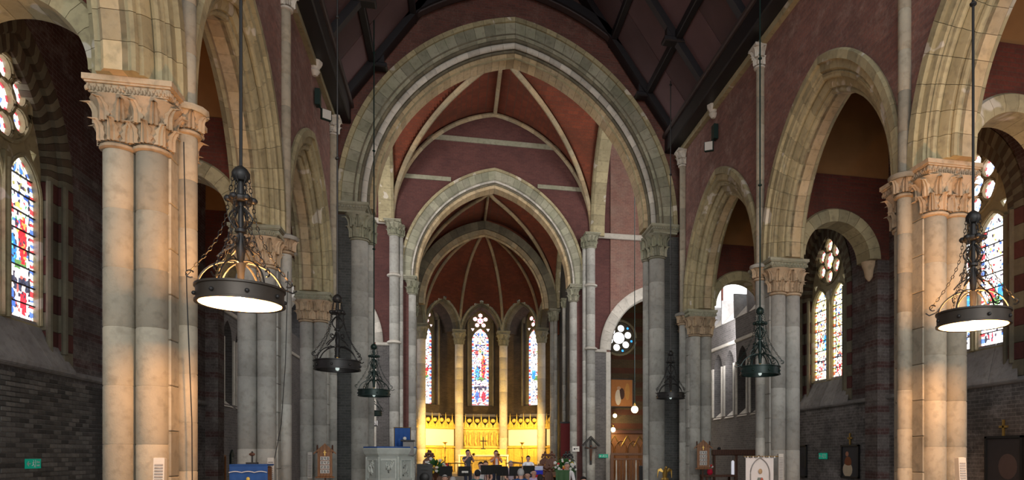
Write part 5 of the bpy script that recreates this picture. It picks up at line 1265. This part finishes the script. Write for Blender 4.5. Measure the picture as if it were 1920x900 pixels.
for x, y, d, q, pp in ((-.26, 23.6, 'leftmost music stand before the two front heads', .2, False), (.35, 24.0, 'black music stand with a white label before the trumpeter in grey', .1, True), (1.15, 25.2, 'black music stand left of the orange-shirted trumpeter', -.1, False), (1.62, 27.2, 'black music stand in front of the orange-shirted trumpeter', 0, False),
                       (1.66, 24.4, 'tilted black music stand near the middle of the orchestra', -.35, False), (2.12, 24.6, 'black music stand before the grey-haired seated player', .05, False), (2.62, 24.8, 'upright black music stand before the man in white', 0, False)):
    music_stand(x, y, .12-.05*(x*7 % 1), q, d, .3, .42, pp)
# ------------------------------------------------------------------ people
HAIR = {'dark': (.02, .015, .012), 'brown': (.09, .045, .02), 'grey': (.38, .38, .38), 'blond': (.4, .28, .12), 'black': (.012, .011, .012)}
def skin_obj(name, chains, mat, parent, sub=1):
    """chains: lists of (xyz, radius); a chain whose first point equals an existing point joins it"""
    vs, es, rs, key = [], [], [], {}
    for ch in chains:
        prev = None
        for p, r in ch:
            k = tuple(round(c, 4) for c in p)
            if k not in key: key[k] = len(vs); vs.append(p); rs.append(r)
            if prev is not None and prev != key[k]: es.append((prev, key[k]))
            prev = key[k]
    me = bpy.data.meshes.new(name); me.from_pydata(vs, es, []); me.materials.append(mat)
    o = link(name, me, parent); m = o.modifiers.new('skin', 'SKIN'); m.use_smooth_shade = True
    sv = me.skin_vertices[0].data if me.skin_vertices else None
    if sv is None:
        bm = bmesh.new(); bm.from_mesh(me); bm.verts.layers.skin.verify(); bm.to_mesh(me); bm.free(); sv = me.skin_vertices[0].data
    for i, r in enumerate(rs): sv[i].radius = (r, r) if not isinstance(r, tuple) else r; sv[i].use_root = i == 0
    s_ = o.modifiers.new('subsurf', 'SUBSURF'); s_.levels = sub; s_.render_levels = sub
    return o
def person(label, x, y, z, rz, pose, shirt, hair, hands=None, trousers=(.02, .025, .05), s=1.0, long=False, vest=None, glasses=False, group=None, tilt=0.0, bald=False):
    t = thing('person', label, 'person', (x, y, z), rz); t.scale = (s, s, s)
    if pose == 'sit': pz, b = .50, -.45
    else: pz, b = .95, 0
    dz = pz-.95
    P = lambda x, y, z: (x, y, z+dz)
    pel = (P(0, 0, .95), .125)
    spine = [pel, (P(0, .01, 1.1), .12), (P(0, .01, 1.28), (.14, .11)), (P(0, .01, 1.41), .095), (P(0, .0, 1.475), .058), (P(0, -.012, 1.535), .078), (P(0, -.02, 1.61), (.098, .112)), (P(0, -.012, 1.685), (.088, .098))]
    ch = [spine]; sh = [[(P(0, 0, .90), .14), (P(0, 0, .97), .142), (P(0, .01, 1.1), .137), (P(0, .01, 1.28), (.17, .13)), (P(0, .01, 1.40), (.13, .10)), (P(0, .01, 1.455), .07)]]
    hd = hands or ((-.16, -.28, 1.0), (.16, -.28, 1.0))
    for q, h in zip((-1, 1), hd):
        S_ = Vector(P(q*.18, .01, 1.385)); H = Vector(P(*h)); mid = (S_+H)/2; d = (H-S_).length; drop = math.sqrt(max(.0025, .285**2-(d/2)**2)) if d < .57 else .03
        E_ = mid+Vector((q*.45, .15, -.85)).normalized()*drop; w = H+(E_-H).normalized()*.06
        fwd = (H-E_).normalized()
        ch.append([spine[2], (P(q*.10, .01, 1.37), .06), (tuple(S_), .055), (tuple(E_), .042), (tuple(w), .027), (tuple(H), (.034, .02))])
        up = Vector((0, 0, 1)); sdv = fwd.cross(up).normalized(); nrm = sdv.cross(fwd)
        for f in range(4):
            o_ = sdv*(-.027+.018*f)*q; L = (.062, .072, .068, .052)[f]; p0 = H+fwd*.02+o_
            ch.append([(tuple(H), (.034, .02)), (tuple(p0+fwd*.015), .010), (tuple(p0+fwd*L*.65-nrm*.01), .009), (tuple(p0+fwd*L-nrm*.03), .007)])
        ch.append([(tuple(H), (.034, .02)), (tuple(H-sdv*.03*q+fwd*.0), .010), (tuple(H-sdv*.045*q+fwd*.035), .008)])
        sl = [(P(0, .01, 1.40), (.13, .10)), (P(q*.10, .01, 1.40), .085), (tuple(S_), .082), (tuple((S_+E_)/2), .066)]
        if long: sl += [(tuple(E_), .056), (tuple(E_+(w-E_)*.85), .042)]
        sh.append(sl)
    legs, tr = [], [[(P(0, 0, .95), .138), (P(0, 0, 1.02), .128)]]
    for q in (-1, 1):
        if pose == 'sit': k, a, to = (q*.13, -.42, .50), (q*.13, -.40, .09), (q*.13, -.55, .04)
        else: k, a, to = (q*.10, -.02, .50), (q*.11, .01, .09), (q*.12, -.13, .04)
        hp = (q*.09, -.02 if pose == 'sit' else 0, pz-.03)
        ch.append([pel, (hp, .085), (k, .058), (a, .036), (to, .032)])
        tr.append([(P(0, 0, .95), .138), (hp, .098), (k, .07), ((a[0], a[1], .12), .055)])
        B().ball((a[0], a[1]-.07, .045), .05, .14, .045, 10, 6).obj('shoe', M['black'], t, smooth=True)
    skin_obj('body', ch, M['skin'], t); skin_obj('shirt', sh, cloth(shirt), t); skin_obj('trousers', tr, cloth(trousers), t)
    hc = Vector(P(0, -.018, 1.615)); g = B()
    if not bald:
        b_ = B(); b_.ball((0, 0, 0), .098, .112, .12, 14, 10); vs = [v for v in b_.v]
        keep = [f for f in b_.f if sum(b_.v[i][2] for i in f)/len(f) > .02 or sum(b_.v[i][1] for i in f)/len(f) > .015]
        b_.f = [f for f in keep if not (sum(b_.v[i][2] for i in f)/len(f) < .055 and sum(b_.v[i][1] for i in f)/len(f) < -.05)]
        if long == 'hair': pass
        b_.v = [(hc.x+a, hc.y+.012+c, hc.z+.018+d) for a, c, d in b_.v]
        b_.obj('hair', cloth(HAIR[hair]), t, smooth=True, recalc=False)
    else:
        for q in (-1, 1): B().ball((hc.x+q*.082, hc.y+.03, hc.z-.005), .02, .05, .04, 8, 6).obj('side_hair', cloth(HAIR[hair]), t, smooth=True)
    for q in (-1, 1):
        B().ball((hc.x+q*.032, hc.y-.082, hc.z+.005), .012, .008, .008, 8, 5).obj('eye', M['ink'], t, smooth=True)
        B().ball((hc.x+q*.088, hc.y+.005, hc.z-.01), .012, .02, .03, 8, 6).obj('ear', M['skin'], t, smooth=True)
    B().tube([(hc.x, hc.y-.082, hc.z+.005), (hc.x, hc.y-.112, hc.z-.028), (hc.x, hc.y-.085, hc.z-.034)], [.008, .014, .008], 6).obj('nose', M['skin'], t, smooth=True)
    B().ball((hc.x, hc.y-.082, hc.z-.058), .024, .008, .006, 8, 5).obj('mouth', cloth((.35, .09, .08)), t, smooth=True)
    if glasses: B().tube([(hc.x-.06, hc.y-.09, hc.z+.01), (hc.x, hc.y-.10, hc.z+.005), (hc.x+.06, hc.y-.09, hc.z+.01)], .006, 5).obj('glasses', M['ink'], t)
    if vest: B().box(-.05, .05, -.165, -.14, .98+dz, 1.40+dz, b=.01).obj('shirt_front', cloth(vest), t)
    return t
def chair(x, y, z, rz, label):
    t = thing('orchestra_chair', label, 'chair', (x, y, z), rz)
    B().box(-.21, .21, -.2, .2, .34, .375, b=.01).obj('seat', M['brown'], t); B().box(-.2, .2, .19, .22, .55, .8, b=.01).obj('backrest', M['brown'], t)
    for a in (-1, 1):
        B().box(a*.18-.015, a*.18+.015, -.19, -.16, 0, .34).obj('leg', M['iron'], t); B().box(a*.18-.015, a*.18+.015, .19, .22, 0, .62).obj('leg', M['iron'], t)
def trumpet(x, y, z, rz, label):
    t = thing('trumpet', label, 'trumpet', (x, y, z), rz)
    B().tube([(0, .13, 0), (0, -.25, -.01)], .007, 6).obj('lead_pipe', M['brass'], t)
    B().lathe([(.008, 0), (.009, .2), (.016, .3), (.035, .36), (.062, .385)], 16, FR((0, -.02, -.045), (1, 0, 0), (0, 1, 0)) @ Matrix.Rotation(PI/2, 4, 'X'), cap=False).obj('bell', M['brass'], t, smooth=True)
    B().tube([(0, -.25, -.01), (0, -.27, -.03), (0, -.25, -.045), (0, .05, -.045)], .007, 6).obj('tuning_slide', M['brass'], t)
    for k in range(3): B().lathe([(.011, -.07), (.011, .02), (.006, .025), (.006, .05)], 8).obj('valve', M['brass'], t, (0, -.03-.028*k, 0))
person('standing trumpeter in a dark grey T-shirt, dark hair, playing beside the altar', .56, 29.0, .12, .35, 'stand', (.05, .055, .07), 'dark', hands=((-.02, -.24, 1.50), (.05, -.30, 1.47)))
trumpet(.56+.085, 29.0-.235, .12+1.585, .35, 'brass trumpet held by the player in dark grey')
person('standing trumpeter in an orange shirt and white front, playing beside the altar', 1.71, 29.0, .10, .1, 'stand', (.62, .17, .02), 'brown', hands=((-.03, -.24, 1.50), (.05, -.30, 1.47)), vest=(.7, .6, .6))
trumpet(1.735, 28.76, 1.69, .1, 'brass trumpet held by the player in orange')
PP = [('seated dark-haired man in a white shirt under the first music stands', .97, 25.9, .12, .2, (.7, .72, .75), 'black', .98, False),
      ('seated woman with fair brown hair behind the music stands, between the trumpeters', 1.23, 27.8, .12, 0, (.45, .3, .3), 'brown', 1.0, False),
      ('seated player with grey hair and glasses, right of the orange-shirted trumpeter', 2.22, 27.8, .12, .1, (.35, .3, .35), 'grey', 1.0, False),
      ('dark-haired person in teal seen from behind, front row of the orchestra', .67, 20.4, 0, PI-.2, (.03, .12, .14), 'black', .93, True),
      ('grey-haired man in a blue jacket seen from behind, middle front', 1.81, 19.2, 0, PI, (.01, .07, .25), 'grey', .97, True),
      ('bald man in a lilac shirt seated right of the blue jacket', 2.40, 21.3, 0, .3, (.5, .4, .62), 'grey', .93, True),
      ('small grey-haired player in pale green beside the bald man', 2.14, 20.6, 0, -.2, (.3, .42, .32), 'brown', .88, True),
      ('person with long dark hair in black at the lower right of the orchestra', 2.25, 18.4, 0, PI-.3, (.02, .02, .025), 'dark', .86, True),
      ('white-haired man at the lower left, only his head showing', -.25, 20.0, 0, .1, (.3, .3, .34), 'grey', .83, True),
      ('second white-haired listener at the lower left, lower than the first', -.03, 18.6, 0, 2.9, (.35, .33, .3), 'grey', .82, True),
      ('dark-haired head in front of the right chancel pier', 3.16, 17.0, 0, .2, (.05, .05, .06), 'black', .84, True)]
for lb, x, y, z, rz, c, hr, s_, ln in PP:
    person(lb, x, y, z, rz, 'sit', c, hr, s=s_, long=ln, bald='bald man' in lb, glasses='glasses' in lb)
    chair(x, y, z, rz, 'plain chair under the '+' '.join(lb.split()[:9]).rstrip(','))
person('tall man in a white T-shirt behind the upright music stand', 2.83, 27.0, .12, .1, 'stand', (.78, .8, .85), 'black', s=.86, hands=((-.2, -.3, 1.15), (.2, -.3, 1.15)))
person('priest in a white alb with a red stole before the right flowers', 3.86, 23.9, .12, .1, 'sit', (.75, .75, .76), 'grey', trousers=(.7, .7, .72), long=True, s=.98, vest=(.6, .02, .12))
chair(3.86, 23.9, .12, .1, 'chair under the priest in the white alb')
t = thing('green_lectern_fall', 'low stand with a bright green hanging before the priest', 'stand', (3.55, 23.0, 0))
B().box(-.2, .2, -.1, .1, 0, 1.08, b=.01).obj('stand', M['brown'], t); drape(.46, .7, 1.12, 'leaf', t, 'green_cloth', 5, .015, -.12); B().box(-.24, .24, -.14, .12, 1.09, 1.13).obj('top', M['leaf'], t)
t = thing('draped_flag', 'blue, white, red and yellow striped cloth beside the man in white', 'flag', (3.12, 26.0, .12))
B().tube([(0, 0, 0), (0, 0, 1.2)], .015, 6).obj('pole', M['brown'], t)
for k, c in enumerate(((.5, .55, .75), (.02, .03, .5), (.5, .02, .03), (.75, .45, .05))): B().box(-.14, .16, -.03+.01*k, .02, 1.1-.16*(k+1), 1.1-.16*k, b=.01).obj('stripe', cloth(c), t)

# ------------------------------------------------------------------ repeats share a group
GR = {'clustered_pier': 'clustered piers of the two nave arcades', 'aisle_transverse_arch': 'round arches across the aisles', 'arcade_arch': 'pointed arches of the nave arcades',
      'chancel_pier': 'half-pillars of the chancel arch', 'roof_truss': 'timber roof trusses over the nave', 'sanctuary_pier': 'shafts of the sanctuary arch', 'vault_shaft': 'tall corner shafts of the choir vault',
      'chapel_arch': 'arches in the east walls beside the choir', 'sanctuary_wall_shaft': 'thin shafts on the sanctuary walls', 'apse_pier': 'half-pillars at the apse mouth', 'apse_column': 'free-standing columns of the apse',
      'apse_recess_arch': 'arches over the apse windows', 'ring_chandelier': 'iron ring chandeliers hanging in the nave', 'globe_lamp': 'globe lamps in the right chapel', 'floodlight': 'floodlights high on the nave walls',
      'exit_sign': 'green exit signs', 'column_speaker': 'white column loudspeakers on the piers', 'hymn_board': 'oak hymn boards', 'board_stand': 'stands of the hymn boards', 'framed_picture': 'framed pictures on the walls',
      'reredos_bay': 'gilded screens round the apse', 'standing_candlestick': 'brass candlesticks beside the altar', 'altar_rail': 'altar rail halves', 'choir_stall': 'carved choir stalls', 'flower_stand': 'flower arrangements before the choir',
      'music_stand': 'black music stands of the orchestra', 'orchestra_chair': 'chairs of the orchestra and listeners', 'person': 'musicians, listeners and clergy', 'trumpet': 'brass trumpets', 'speaker_cable': 'cables on the left piers'}
for o in bpy.data.objects:
    if o.parent is None and 'label' in o and 'group' not in o:
        k = o.name.split('.')[0]
        if k in GR: o['group'] = GR[k]
